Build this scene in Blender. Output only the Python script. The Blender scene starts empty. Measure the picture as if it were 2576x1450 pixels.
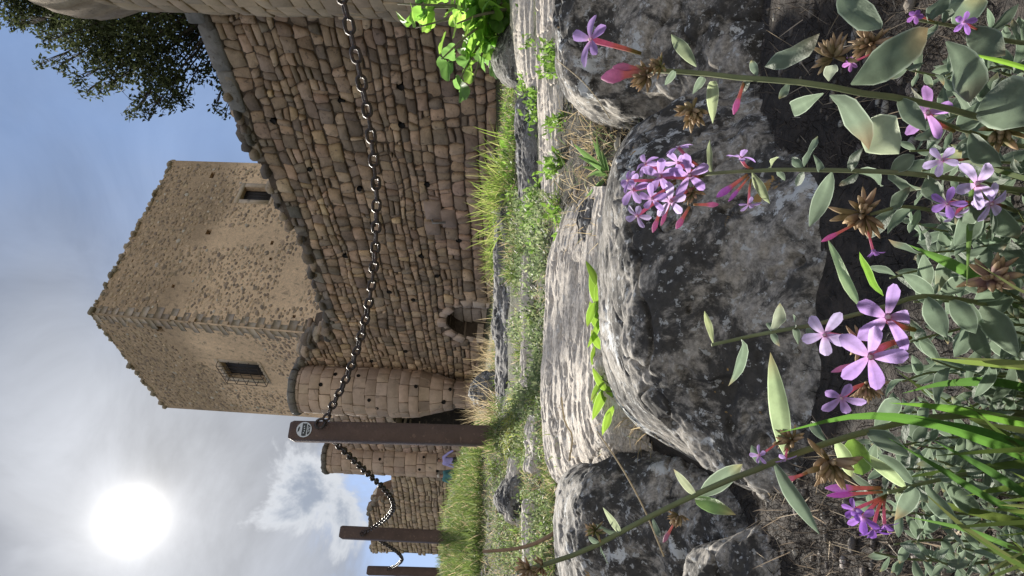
import bpy, bmesh, math, random
import numpy as np
from mathutils import Vector, Matrix

random.seed(7)
rng = np.random.default_rng(7)
scene = bpy.context.scene
C = scene.collection
R = math.radians

# ------------------------------------------------------------------ camera
# The photograph was taken upright and is shown lying on its side: world up is image left.
# Pixel coordinates (px, py) below are those of the photograph scaled to 2576 x 1450.
FPX, W0, H0 = 1760.0, 2576.0, 1450.0
PITCH, ROLL = R(2.0), R(2.0)
CAM = np.array([0.0, 0.0, 0.45])
fwd = np.array([0, math.cos(PITCH), math.sin(PITCH)])
zp = np.array([0, -math.sin(PITCH), math.cos(PITCH)])
xp = np.array([1.0, 0, 0])
up_u = math.cos(ROLL) * zp - math.sin(ROLL) * xp
rt_u = math.cos(ROLL) * xp + math.sin(ROLL) * zp
IR, IU = -up_u, rt_u                      # image right, image up
cam_d = bpy.data.cameras.new('camera')
cam = bpy.data.objects.new('camera', cam_d)
C.objects.link(cam)
M3 = Matrix((IR, IU, -fwd)).transposed()
cam.matrix_world = Matrix.Translation(Vector(CAM)) @ M3.to_4x4()
cam_d.sensor_width = 36
cam_d.lens = 36 * FPX / W0
cam_d.clip_start = 0.02
cam_d.clip_end = 3000
scene.camera = cam


def at(px, py, Y):
    """point on the ray of a pixel at forward distance Y"""
    px, py, Y = np.broadcast_arrays(np.asarray(px, float), np.asarray(py, float), np.asarray(Y, float))
    d = fwd + ((px - 1288) / FPX)[..., None] * IR + ((725 - py) / FPX)[..., None] * IU
    return CAM + d * (Y / d[..., 1])[..., None]


def ray(px, py):
    d = fwd + (px - 1288) / FPX * IR + (725 - py) / FPX * IU
    return d / np.linalg.norm(d)


def proj(p):
    q = np.asarray(p, float) - CAM
    z = q @ fwd
    return 1288 + FPX * (q @ IR) / z, 725 - FPX * (q @ IU) / z


# ------------------------------------------------------------------ light
SUN = ray(335, 1305)
elev = math.asin(SUN[2])
azim = math.atan2(SUN[0], SUN[1])
world = bpy.data.worlds.new('World')
scene.world = world
world.use_nodes = True
nt = world.node_tree
nt.nodes.clear()


def N(tree, typ, **kw):
    n = tree.nodes.new(typ)
    for k, v in kw.items():
        setattr(n, k, v)
    return n


def link(tree, a, b):
    tree.links.new(a, b)


def math_node(tree, op, a, b=None, c=None, clamp=False):
    n = tree.nodes.new('ShaderNodeMath')
    n.operation = op
    n.use_clamp = clamp
    for i, v in enumerate((a, b, c)):
        if v is None:
            continue
        if isinstance(v, (int, float)):
            n.inputs[i].default_value = v
        else:
            tree.links.new(v, n.inputs[i])
    return n.outputs[0]


def mixrgb(tree, fac, a, b, blend='MIX'):
    n = tree.nodes.new('ShaderNodeMix')
    n.data_type = 'RGBA'
    n.blend_type = blend
    n.clamp_factor = True
    for sock, v in ((n.inputs['Factor'], fac), (n.inputs[6], a), (n.inputs[7], b)):
        if isinstance(v, (int, float)):
            sock.default_value = v
        elif isinstance(v, (tuple, list)):
            sock.default_value = (*v[:3], 1)
        else:
            tree.links.new(v, sock)
    return n.outputs[2]


def smooth(tree, v, lo, hi):
    n = tree.nodes.new('ShaderNodeMapRange')
    n.interpolation_type = 'SMOOTHSTEP'
    n.inputs['From Min'].default_value = lo
    n.inputs['From Max'].default_value = hi
    tree.links.new(v, n.inputs['Value'])
    return n.outputs['Result']


def noise_node(tree, vec, scale, detail=4, rough=0.55, dist=0.0):
    n = tree.nodes.new('ShaderNodeTexNoise')
    n.inputs['Scale'].default_value = scale
    n.inputs['Detail'].default_value = detail
    n.inputs['Roughness'].default_value = rough
    n.inputs['Distortion'].default_value = dist
    if vec is not None:
        tree.links.new(vec, n.inputs['Vector'])
    return n.outputs['Fac']


def build_world():
    t = nt
    out = N(t, 'ShaderNodeOutputWorld')
    bg = N(t, 'ShaderNodeBackground')
    sky = N(t, 'ShaderNodeTexSky')
    sky.sky_type = 'NISHITA'
    sky.sun_disc = False
    sky.sun_elevation = elev
    sky.sun_rotation = azim
    sky.air_density = 1.2
    sky.dust_density = 0.6
    sky.ozone_density = 2.0
    tc = N(t, 'ShaderNodeTexCoord')
    dirv = tc.outputs['Generated']
    sep = N(t, 'ShaderNodeSeparateXYZ')
    link(t, dirv, sep.inputs[0])
    X, Y, Z = sep.outputs

    def dot(v):
        n = N(t, 'ShaderNodeVectorMath', operation='DOT_PRODUCT')
        link(t, dirv, n.inputs[0])
        n.inputs[1].default_value = tuple(v)
        return n.outputs['Value']
    ang = math_node(t, 'ARCCOSINE', dot(SUN))
    n1 = noise_node(t, dirv, 2.6, 5, 0.55, 0.3)
    n2 = noise_node(t, dirv, 9.0, 6, 0.6, 0.4)
    n3 = noise_node(t, dirv, 1.3, 3, 0.5, 0.2)
    # veil of cloud: thick to the left of the tower, thinning to blue on the right
    bias = math_node(t, 'MULTIPLY_ADD', X, -1.9, 0.62)
    v = math_node(t, 'ADD', bias, math_node(t, 'MULTIPLY_ADD', n1, 1.1, -0.55))
    veil = math_node(t, 'MULTIPLY_ADD', smooth(t, v, 0.0, 1.0), 0.60, 0.40)
    # the veil breaks up towards the horizon
    low = math_node(t, 'ADD', Z, math_node(t, 'MULTIPLY_ADD', n2, 0.22, -0.11))
    veil = math_node(t, 'MULTIPLY', veil, smooth(t, low, 0.19, 0.27))
    # a small cumulus below the sun
    cd = ray(775, 1250)
    ca = math_node(t, 'ARCCOSINE', dot(cd))
    cv = math_node(t, 'SUBTRACT', math_node(t, 'MULTIPLY_ADD', n2, 0.26, 0.0), ca)
    puff = smooth(t, cv, 0.055, 0.082)
    core = smooth(t, cv, 0.068, 0.115)
    ca2 = math_node(t, 'ARCCOSINE', dot(ray(840, 1170)))
    cv2 = math_node(t, 'SUBTRACT', math_node(t, 'MULTIPLY_ADD', n2, 0.26, 0.0), ca2)
    puff2 = smooth(t, cv2, 0.06, 0.10)
    near = smooth(t, ang, 0.50, 0.06)
    shade = math_node(t, 'MULTIPLY', n3, n1)
    cloud = mixrgb(t, near, (0.125, 0.15, 0.20), (0.245, 0.256, 0.28))
    cloud = mixrgb(t, smooth(t, shade, 0.30, 0.14), cloud, (0.12, 0.13, 0.155))
    mod = N(t, 'ShaderNodeVectorMath', operation='SCALE')
    link(t, cloud, mod.inputs[0])
    link(t, math_node(t, 'MULTIPLY_ADD', noise_node(t, dirv, 4.5, 6, 0.6, 0.8), 1.3, 0.36), mod.inputs['Scale'])
    cloud = mod.outputs[0]
    # unseen clouds opposite the sun, added brighter to fill the shaded walls
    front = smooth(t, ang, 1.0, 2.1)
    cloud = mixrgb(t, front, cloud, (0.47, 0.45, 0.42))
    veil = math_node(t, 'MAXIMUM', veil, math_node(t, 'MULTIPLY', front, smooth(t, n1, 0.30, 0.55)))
    skyc = N(t, 'ShaderNodeVectorMath', operation='SCALE')
    link(t, sky.outputs[0], skyc.inputs[0])
    skyc.inputs['Scale'].default_value = 0.068
    skyb = mixrgb(t, 1.0, skyc.outputs[0], (1.0, 1.0, 0.98), 'MULTIPLY')
    skyb = mixrgb(t, 0.84, skyb, (0.125, 0.215, 0.42))
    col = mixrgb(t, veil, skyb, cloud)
    col = mixrgb(t, puff2, col, (0.34, 0.355, 0.38))
    col = mixrgb(t, puff, col, (0.345, 0.36, 0.385))
    col = mixrgb(t, core, col, (0.165, 0.19, 0.235))

    def gauss(w, a):
        q = math_node(t, 'DIVIDE', ang, w)
        return math_node(t, 'MULTIPLY', math_node(t, 'EXPONENT', math_node(t, 'MULTIPLY', math_node(t, 'MULTIPLY', q, q), -1.0)), a)
    g = math_node(t, 'ADD', math_node(t, 'ADD', gauss(0.026, 1.1), gauss(0.050, 0.17)), gauss(0.17, 0.08))
    gn = N(t, 'ShaderNodeVectorMath', operation='SCALE')
    gn.inputs[0].default_value = (1.0, 0.96, 0.9)
    link(t, g, gn.inputs['Scale'])
    add = N(t, 'ShaderNodeVectorMath', operation='ADD')
    link(t, col, add.inputs[0])
    link(t, gn.outputs[0], add.inputs[1])
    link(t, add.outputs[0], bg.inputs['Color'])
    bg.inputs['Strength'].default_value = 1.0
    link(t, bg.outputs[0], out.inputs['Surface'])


build_world()
sd = bpy.data.lights.new('sun', 'SUN')
sd.energy = 5.0
sd.angle = R(4.0)
sd.color = (1.0, 0.94, 0.84)
so = bpy.data.objects.new('sun', sd)
C.objects.link(so)
so.rotation_euler = Vector(-SUN).to_track_quat('-Z', 'Y').to_euler()
so.location = (-6, 18, 14)

scene.view_settings.view_transform = 'Standard'
scene.view_settings.look = 'None'
scene.view_settings.exposure = 1.02
scene.view_settings.gamma = 1.0
scene.view_settings.use_curve_mapping = False
scene.render.engine = 'CYCLES'
scene.cycles.use_denoising = True
scene.cycles.max_bounces = 6
scene.cycles.transmission_bounces = 4

# ------------------------------------------------------------------ helpers


def vnoise(p, seed=0):
    p = np.asarray(p, float)
    i = np.floor(p).astype(np.int64)
    f = p - i
    f = f * f * f * (f * (f * 6 - 15) + 10)
    out = 0

    def h(a):
        n = a[..., 0] * 374761393 + a[..., 1] * 668265263 + a[..., 2] * 2147483647 + seed * 1274126177
        n = (n ^ (n >> 13)) * 1274126177
        n = n ^ (n >> 16)
        return ((n & 0xffff) / 32767.5) - 1.0
    for dx in (0, 1):
        wx = f[..., 0] if dx else 1 - f[..., 0]
        for dy in (0, 1):
            wy = f[..., 1] if dy else 1 - f[..., 1]
            for dz in (0, 1):
                wz = f[..., 2] if dz else 1 - f[..., 2]
                out = out + wx * wy * wz * h(i + np.array([dx, dy, dz]))
    return out


def fbm(p, octaves=4, seed=0, gain=0.5):
    a, s, o = 1.0, 0.0, 0
    p = np.asarray(p, float)
    for k in range(octaves):
        o = o + a * vnoise(p * (2.03 ** k) + 17.3 * k, seed + k)
        s += a
        a *= gain
    return o / s


def fastmesh(name, V, faces, tint=None, smooth_shade=False):
    me = bpy.data.meshes.new(name)
    V = np.asarray(V, np.float32).reshape(-1, 3)
    me.vertices.add(len(V))
    me.vertices.foreach_set('co', V.ravel())
    faces = [np.asarray(f, np.int32) for f in faces if len(f)]
    loops = np.concatenate([f.ravel() for f in faces])
    tot = np.concatenate([np.full(len(f), f.shape[1], np.int32) for f in faces])
    start = np.concatenate([[0], np.cumsum(tot)[:-1]]).astype(np.int32)
    me.loops.add(len(loops))
    me.loops.foreach_set('vertex_index', loops)
    me.polygons.add(len(tot))
    me.polygons.foreach_set('loop_start', start)
    me.polygons.foreach_set('loop_total', tot)
    if smooth_shade:
        me.polygons.foreach_set('use_smooth', np.ones(len(tot), bool))
    me.update(calc_edges=True)
    me.validate()
    if tint is not None:
        tint = np.asarray(tint, np.float32)
        if tint.ndim == 1:
            tint = np.tile(tint, (len(V), 1))
        a = me.attributes.new('tint', 'FLOAT_COLOR', 'POINT')
        a.data.foreach_set('color', np.concatenate([tint[:, :3], np.ones((len(tint), 1), np.float32)], 1).ravel())
    return me


def obj(name, me, m, parent=None, loc=None):
    """link a mesh given in world coordinates; its origin is moved to loc"""
    if loc is not None:
        me.transform(Matrix.Translation(-Vector(loc)))
    o = bpy.data.objects.new(name, me)
    if m is not None and not me.materials:
        me.materials.append(m)
    C.objects.link(o)
    L = Vector(loc) if loc is not None else Vector((0, 0, 0))
    if parent is not None:
        o.parent = parent
        o.location = L - wloc(parent)
    else:
        o.location = L
    return o


def wloc(o):
    v = Vector((0, 0, 0))
    while o is not None:
        v += o.location
        o = o.parent
    return v


def tag(o, label, cat, group=None, kind=None):
    o['label'] = label
    if cat:
        o['category'] = cat
    if group:
        o['group'] = group
    if kind:
        o['kind'] = kind
    return o


def thing(name, label, cat, loc=(0, 0, 0), group=None):
    o = bpy.data.objects.new(name, None)
    o.empty_display_size = 0.2
    C.objects.link(o)
    o.location = loc
    return tag(o, label, cat, group)


class Geo:
    """collects vertices, faces and tints"""

    def __init__(self):
        self.v, self.q, self.t, self.c, self.n = [], [], [], [], 0

    def add(self, V, quads=(), tris=(), tint=(0.5, 0.5, 0.5)):
        V = np.asarray(V, float).reshape(-1, 3)
        self.v.append(V)
        if len(quads):
            self.q.append(np.asarray(quads) + self.n)
        if len(tris):
            self.t.append(np.asarray(tris) + self.n)
        tint = np.asarray(tint, float)
        self.c.append(np.tile(tint, (len(V), 1)) if tint.ndim == 1 else tint)
        self.n += len(V)

    def mesh(self, name, smooth_shade=False):
        f = []
        if self.q:
            f.append(np.concatenate(self.q))
        if self.t:
            f.append(np.concatenate(self.t))
        return fastmesh(name, np.concatenate(self.v), f, np.concatenate(self.c), smooth_shade)

    def box(self, p0, ax, ay, az, tint=(0.5, 0.5, 0.5)):
        p0, ax, ay, az = (np.asarray(a, float) for a in (p0, ax, ay, az))
        V = [p0 + i * ax + j * ay + k * az for i in (0, 1) for j in (0, 1) for k in (0, 1)]
        self.add(V, [(0, 1, 3, 2), (4, 6, 7, 5), (0, 4, 5, 1), (2, 3, 7, 6), (0, 2, 6, 4), (1, 5, 7, 3)], tint=tint)

    def tube(self, pts, rad, seg=6, tint=(0.5, 0.5, 0.5)):
        pts = np.asarray(pts, float)
        n = len(pts)
        rad = np.broadcast_to(np.asarray(rad, float), (n,))
        tg = np.gradient(pts, axis=0)
        tg /= np.linalg.norm(tg, axis=1)[:, None] + 1e-9
        ref = np.array([0.31, 0.52, 0.79])
        a = np.cross(tg, ref)
        a /= np.linalg.norm(a, axis=1)[:, None] + 1e-9
        b = np.cross(tg, a)
        th = np.linspace(0, 2 * np.pi, seg, endpoint=False)
        V = pts[:, None] + rad[:, None, None] * (np.cos(th)[None, :, None] * a[:, None] + np.sin(th)[None, :, None] * b[:, None])
        q = [(i * seg + j, i * seg + (j + 1) % seg, (i + 1) * seg + (j + 1) % seg, (i + 1) * seg + j) for i in range(n - 1) for j in range(seg)]
        V = np.concatenate([V.reshape(-1, 3), pts[:1], pts[-1:]])
        t = [((j + 1) % seg, j, n * seg) for j in range(seg)] + [((n - 1) * seg + j, (n - 1) * seg + (j + 1) % seg, n * seg + 1) for j in range(seg)]
        if np.asarray(tint).ndim == 2:
            tint = np.concatenate([np.repeat(np.asarray(tint, float), seg, 0), tint[:1], tint[-1:]])
        self.add(V, q, t, tint)


def spline(xs, Y, xq):
    """cubic hermite along axis 0 with limited slopes"""
    xs = np.asarray(xs, float)
    Y = np.asarray(Y, float)
    xq = np.asarray(xq, float)
    dx = np.diff(xs)
    sl = np.diff(Y, axis=0) / dx.reshape(-1, *([1] * (Y.ndim - 1)))
    m = np.zeros_like(Y)
    m[0], m[-1] = sl[0], sl[-1]
    if len(xs) > 2:
        a, b = sl[:-1], sl[1:]
        m[1:-1] = np.where(a * b > 0, 2 * a * b / (a + b + np.where(a + b == 0, 1, 0)), 0)
    k = np.clip(np.searchsorted(xs, xq) - 1, 0, len(xs) - 2)
    sh = (-1, *([1] * (Y.ndim - 1)))
    h = dx[k].reshape(sh)
    t = ((xq - xs[k]) / dx[k]).reshape(sh)
    return ((1 + 2 * t) * (1 - t) ** 2) * Y[k] + t * (1 - t) ** 2 * h * m[k] + t * t * (3 - 2 * t) * Y[k + 1] + t * t * (t - 1) * h * m[k + 1]


def resample(pts, n):
    pts = np.asarray(pts, float)
    L = np.concatenate([[0], np.cumsum(np.linalg.norm(np.diff(pts, axis=0), axis=1))])
    fine = spline(L, pts, np.linspace(0, L[-1], max(n * 4, 60)))
    L2 = np.concatenate([[0], np.cumsum(np.linalg.norm(np.diff(fine, axis=0), axis=1))])
    q = np.linspace(0, L2[-1], n)
    return np.stack([np.interp(q, L2, fine[:, k]) for k in range(3)], 1)


# ------------------------------------------------------------------ materials
def new_mat(name):
    m = bpy.data.materials.new(name)
    m.use_nodes = True
    t = m.node_tree
    t.nodes.clear()
    o = N(t, 'ShaderNodeOutputMaterial')
    return m, t, o


def tint_mat(name, rough=0.85, scale=8.0, amt=0.35, bump=0.0, bscale=40.0, trans=0.0, spec=0.3, metal=0.0, fleck=None, tgain=1.4):
    """colour from the piece's own tint, broken up by noise"""
    m, t, o = new_mat(name)
    at_ = N(t, 'ShaderNodeAttribute', attribute_name='tint')
    pos = N(t, 'ShaderNodeNewGeometry').outputs['Position']
    n = noise_node(t, pos, scale, 5, 0.6)
    f = math_node(t, 'MULTIPLY_ADD', n, 2 * amt, 1 - amt)
    vm = N(t, 'ShaderNodeVectorMath', operation='SCALE')
    link(t, at_.outputs['Color'], vm.inputs[0])
    link(t, f, vm.inputs['Scale'])
    col = vm.outputs[0]
    if fleck:
        fs, lo, hi, fc, fa = fleck
        fn = noise_node(t, pos, fs, 4, 0.65, 0.3)
        col = mixrgb(t, math_node(t, 'MULTIPLY', smooth(t, fn, lo, hi), fa), col, fc)
    b = N(t, 'ShaderNodeBsdfPrincipled')
    link(t, col, b.inputs['Base Color'])
    b.inputs['Roughness'].default_value = rough
    b.inputs['Specular IOR Level'].default_value = spec
    b.inputs['Metallic'].default_value = metal
    if bump:
        bn = N(t, 'ShaderNodeBump')
        bn.inputs['Strength'].default_value = bump
        bn.inputs['Distance'].default_value = 0.02
        link(t, noise_node(t, pos, bscale, 6, 0.65), bn.inputs['Height'])
        link(t, bn.outputs[0], b.inputs['Normal'])
    if trans:
        tr = N(t, 'ShaderNodeBsdfTranslucent')
        g = N(t, 'ShaderNodeVectorMath', operation='SCALE')
        link(t, col, g.inputs[0])
        g.inputs['Scale'].default_value = tgain
        link(t, g.outputs[0], tr.inputs['Color'])
        mx = N(t, 'ShaderNodeMixShader')
        mx.inputs[0].default_value = trans
        link(t, b.outputs[0], mx.inputs[1])
        link(t, tr.outputs[0], mx.inputs[2])
        link(t, mx.outputs[0], o.inputs['Surface'])
    else:
        link(t, b.outputs[0], o.inputs['Surface'])
    return m


def rock_mat(name, base, dark, dark_lo, dark_hi, lichen, lich_lo, lich_hi, orange=True, streak=0.0):
    m, t, o = new_mat(name)
    pos = N(t, 'ShaderNodeNewGeometry').outputs['Position']
    mp = N(t, 'ShaderNodeMapping')
    mp.inputs['Scale'].default_value = (1.0, 1.0, 4.0 if streak else 1.0)
    link(t, pos, mp.inputs['Vector'])
    P = mp.outputs[0]
    fine = noise_node(t, P, 95, 8, 0.75)
    mid = noise_node(t, P, 13, 9, 0.72, 0.4)
    big = noise_node(t, pos, 4.0, 4, 0.55, 0.4)
    c = mixrgb(t, smooth(t, fine, 0.32, 0.68), tuple(0.45 * x for x in base), tuple(min(1, 1.35 * x) for x in base))
    dm = math_node(t, 'ADD', math_node(t, 'MULTIPLY', mid, 0.65), math_node(t, 'MULTIPLY', big, 0.35))
    c = mixrgb(t, math_node(t, 'MULTIPLY', smooth(t, dm, dark_lo, dark_hi), 0.9), c, dark)
    ln = noise_node(t, pos, 24, 10, 0.78, 0.3)
    ln2 = noise_node(t, pos, 6.0, 3, 0.5)
    lm = math_node(t, 'ADD', math_node(t, 'MULTIPLY', ln, 0.6), math_node(t, 'MULTIPLY', ln2, 0.4))
    c = mixrgb(t, smooth(t, lm, lich_lo, lich_hi), c, lichen)
    sp = noise_node(t, pos, 75, 5, 0.65)
    c = mixrgb(t, math_node(t, 'MULTIPLY', smooth(t, sp, 0.585, 0.63), 0.7), c, tuple(0.9 * x for x in lichen))
    if orange:
        on = noise_node(t, pos, 9, 6, 0.7, 0.2)
        c = mixrgb(t, smooth(t, on, 0.67, 0.70), c, (0.34, 0.21, 0.07))
    b = N(t, 'ShaderNodeBsdfPrincipled')
    link(t, c, b.inputs['Base Color'])
    b.inputs['Roughness'].default_value = 0.9
    b.inputs['Specular IOR Level'].default_value = 0.25
    bn = N(t, 'ShaderNodeBump')
    bn.inputs['Strength'].default_value = 0.7
    bn.inputs['Distance'].default_value = 0.0045
    hh = math_node(t, 'ADD', math_node(t, 'MULTIPLY', fine, 0.5), math_node(t, 'MULTIPLY', ln, 0.8))
    link(t, hh, bn.inputs['Height'])
    link(t, bn.outputs[0], b.inputs['Normal'])
    link(t, b.outputs[0], o.inputs['Surface'])
    return m


M = {}
M['stone'] = tint_mat('wall_stone', 0.92, 5.0, 0.55, 1.0, 16, fleck=(9, 0.56, 0.70, (0.11, 0.085, 0.065), 0.75))
M['mortar'] = tint_mat('mortar', 0.95, 10, 0.45, 0.9, 30, fleck=(5, 0.52, 0.70, (0.16, 0.13, 0.10), 0.7))
M['ashlar'] = tint_mat('ashlar', 0.9, 5.0, 0.35, 0.5, 26, fleck=(3.0, 0.58, 0.75, (0.13, 0.115, 0.10), 0.8))
M['rubble'] = tint_mat('tower_rubble', 0.92, 9.0, 0.35, 0.6, 25)
M['wood'] = tint_mat('painted_timber', 0.6, 9, 0.45, 0.4, 70, spec=0.35, fleck=(35, 0.60, 0.68, (0.20, 0.13, 0.10), 0.6))
M['iron'] = tint_mat('chain_iron', 0.5, 45, 0.5, 0.35, 160, spec=0.4, metal=0.3, fleck=(60, 0.52, 0.62, (0.11, 0.06, 0.04), 0.7))
M['leaf'] = tint_mat('grey_leaf', 0.55, 110, 0.38, 0.25, 260, trans=0.40, spec=0.4, tgain=1.7)
M['petal'] = tint_mat('petal', 0.6, 420, 0.30, trans=0.5, spec=0.2, tgain=1.25)
M['stem'] = tint_mat('stem', 0.7, 120, 0.25, trans=0.2)
M['head'] = tint_mat('dry_head', 0.8, 150, 0.35, trans=0.25)
M['grass'] = tint_mat('grass', 0.55, 12, 0.3, trans=0.45, spec=0.25, tgain=1.45)
M['fig'] = tint_mat('fig_leaf', 0.5, 30, 0.25, trans=0.6, spec=0.35, tgain=2.2)
M['tree'] = tint_mat('tree_leaf', 0.8, 3, 0.4, trans=0.30, spec=0.12)
M['bark'] = tint_mat('bark', 0.9, 20, 0.4, 0.6, 60)
M['cloth'] = tint_mat('cloth', 0.85, 30, 0.12)
M['rock'] = rock_mat('boulder_rock', (0.31, 0.285, 0.25), (0.030, 0.029, 0.028), 0.46, 0.54, (0.50, 0.51, 0.505), 0.568, 0.592)
M['ledge'] = rock_mat('ledge_rock', (0.54, 0.48, 0.41), (0.14, 0.12, 0.10), 0.56, 0.66, (0.60, 0.59, 0.56), 0.60, 0.66, False, 1)
M['dark_rock'] = rock_mat('dark_rock', (0.19, 0.18, 0.17), (0.03, 0.03, 0.03), 0.47, 0.55, (0.46, 0.47, 0.47), 0.57, 0.62, False, 1)


def soil_mat():
    m, t, o = new_mat('soil')
    pos = N(t, 'ShaderNodeNewGeometry').outputs['Position']
    a = noise_node(t, pos, 45, 6, 0.7)
    b_ = noise_node(t, pos, 2.2, 5, 0.6, 0.3)
    dist = N(t, 'ShaderNodeVectorMath', operation='LENGTH')
    link(t, pos, dist.inputs[0])
    c = mixrgb(t, smooth(t, a, 0.3, 0.7), (0.012, 0.010, 0.008), (0.055, 0.043, 0.034))
    g = mixrgb(t, smooth(t, a, 0.35, 0.65), (0.022, 0.032, 0.010), (0.085, 0.08, 0.04))
    far = smooth(t, math_node(t, 'ADD', dist.outputs['Value'], math_node(t, 'MULTIPLY', b_, 1.6)), 2.2, 4.4)
    c = mixrgb(t, far, c, g)
    p = N(t, 'ShaderNodeBsdfPrincipled')
    link(t, c, p.inputs['Base Color'])
    p.inputs['Roughness'].default_value = 0.95
    bn = N(t, 'ShaderNodeBump')
    bn.inputs['Strength'].default_value = 1.0
    bn.inputs['Distance'].default_value = 0.012
    link(t, a, bn.inputs['Height'])
    link(t, bn.outputs[0], p.inputs['Normal'])
    link(t, p.outputs[0], o.inputs['Surface'])
    return m


M['soil'] = soil_mat()


def flat_mat(name, col, rough=0.6, spec=0.3):
    m, t, o = new_mat(name)
    b = N(t, 'ShaderNodeBsdfPrincipled')
    pos = N(t, 'ShaderNodeNewGeometry').outputs['Position']
    n = noise_node(t, pos, 40, 4, 0.6)
    c = mixrgb(t, n, tuple(0.75 * x for x in col), tuple(min(1, 1.25 * x) for x in col))
    link(t, c, b.inputs['Base Color'])
    b.inputs['Roughness'].default_value = rough
    b.inputs['Specular IOR Level'].default_value = spec
    link(t, b.outputs[0], o.inputs['Surface'])
    return m


M['hole_shade'] = flat_mat('painted_hole_shade', (0.02, 0.018, 0.016), 0.95, 0.1)  # near-black colour standing in for the shade inside putlog holes
M['shutter'] = flat_mat('dark_shutter', (0.035, 0.033, 0.036), 0.7)
M['sticker_white'] = flat_mat('sticker_white', (0.62, 0.66, 0.72), 0.5)
M['sticker_dark'] = flat_mat('sticker_dark', (0.05, 0.055, 0.06), 0.5)
M['skin'] = flat_mat('skin', (0.42, 0.24, 0.17), 0.6)

# ------------------------------------------------------------------ terrain
YR = np.array([0.3, 0.55, 0.75, 0.95, 1.3, 1.7, 2.15, 3.0, 4.0, 5.2, 7.0, 9.6, 14, 20, 25, 40])
PYC = np.array([1450, 1300, 1150, 1000, 725, 500, 250, 0])
TAB = {  # per distance: pixel row of the ground in each column (same order as PYC)
    1.3: (1850, 1850, 1740, 1600, 1560, 1600, 1880, 1890), 1.7: (1530, 1530, 1510, 1470, 1465, 1490, 1540, 1540),
    2.15: (1405, 1400, 1395, 1392, 1392, 1405, 1410, 1410), 3.0: (1305, 1308, 1305, 1322, 1326, 1335, 1342, 1338),
    4.0: (1215, 1225, 1210, 1276, 1280, 1286, 1290, 1298), 5.2: (1160, 1170, 1182, 1256, 1264, 1275, 1280, 1285),
    7.0: (1118, 1122, 1166, 1238, 1256, 1268, 1275, 1280), 9.6: (1112, 1125, 1164, 1224, 1250, 1258, 1262, 1268),
    14: (1140, 1150, 1176, 1218, 1242, 1246, 1250, 1256), 20: (1180, 1180, 1188, 1210, 1236, 1240, 1242, 1244),
    25: (1190, 1190, 1190, 1200, 1228, 1232, 1234, 1236)}
ABR = np.linspace(-0.46, 0.46, 93)
zt = []
for yv in YR:
    if yv in TAB:
        P = at(np.array(TAB[yv], float), PYC.astype(float), yv)
        zt.append(np.interp(ABR, P[:, 0] / yv, P[:, 2]))
    elif yv == 40:
        zt.append(np.full(93, CAM[2] + 1.75))
    else:
        zt.append(np.full(93, CAM[2] + {0.3: -0.365, 0.55: -0.36, 0.75: -0.355, 0.95: -0.335}[yv]))
zt = np.array(zt)
LY = np.linspace(math.log(0.3), math.log(40), 240)
ZT = spline(np.log(YR), zt, LY)
ker = np.ones(9) / 9
ZT = np.stack([np.convolve(np.pad(ZT[i], 4, mode='edge'), ker, 'valid') for i in range(len(LY))])


def zf(x, y, detail=True):
    x = np.asarray(x, float)
    y = np.asarray(y, float)
    r = np.hypot(x, y)
    th = np.arctan2(x, y)
    tc = np.clip(th, -0.43, 0.43)
    Y = np.clip(r * np.cos(tc), 0.3, 40)
    a = np.tan(tc)
    fy = (np.log(Y) - LY[0]) / (LY[1] - LY[0])
    fa = (a - ABR[0]) / (ABR[1] - ABR[0])
    i = np.clip(fy.astype(int), 0, len(LY) - 2)
    j = np.clip(fa.astype(int), 0, len(ABR) - 2)
    u, w = fy - i, fa - j
    z = (ZT[i, j] * (1 - u) * (1 - w) + ZT[i + 1, j] * u * (1 - w) + ZT[i, j + 1] * (1 - u) * w + ZT[i + 1, j + 1] * u * w)
    k = np.clip((np.abs(th) - 0.6) / 1.6, 0, 1)
    mid = np.interp(np.log(Y), LY, ZT.mean(1))
    z = z * (1 - k) + mid * k
    if detail:
        p = np.stack([x, y, np.zeros_like(x)], -1)
        amp = np.clip(0.006 * Y + 0.004, 0.006, 0.05)
        z = z + amp * fbm(p * 3.0, 4, 3) + 0.006 * fbm(p * 22.0, 3, 9) * np.clip(6 / Y, 0.1, 1)
    return z


def ground_hit(px, py):
    """where the ray of a pixel meets the ground"""
    px = np.asarray(px, float)
    py = np.asarray(py, float)
    Ys = np.geomspace(0.32, 39, 260)
    P = at(px[..., None], py[..., None], Ys)
    below = P[..., 2] < zf(P[..., 0], P[..., 1], False)
    k = np.argmax(below, -1)
    ok = below.any(-1)
    gap_ = P[..., 2] - zf(P[..., 0], P[..., 1], False)
    km = np.maximum(k - 1, 0)
    g0_, g1_ = np.take_along_axis(gap_, km[..., None], -1)[..., 0], np.take_along_axis(gap_, k[..., None], -1)[..., 0]
    f_ = np.clip(np.where(g0_ > g1_, g0_ / np.maximum(1e-9, g0_ - g1_), 1), 0, 1)
    Y = Ys[km] + (Ys[k] - Ys[km]) * f_
    p = at(px, py, Y)
    p[..., 2] = zf(p[..., 0], p[..., 1])
    return p, ok


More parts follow.
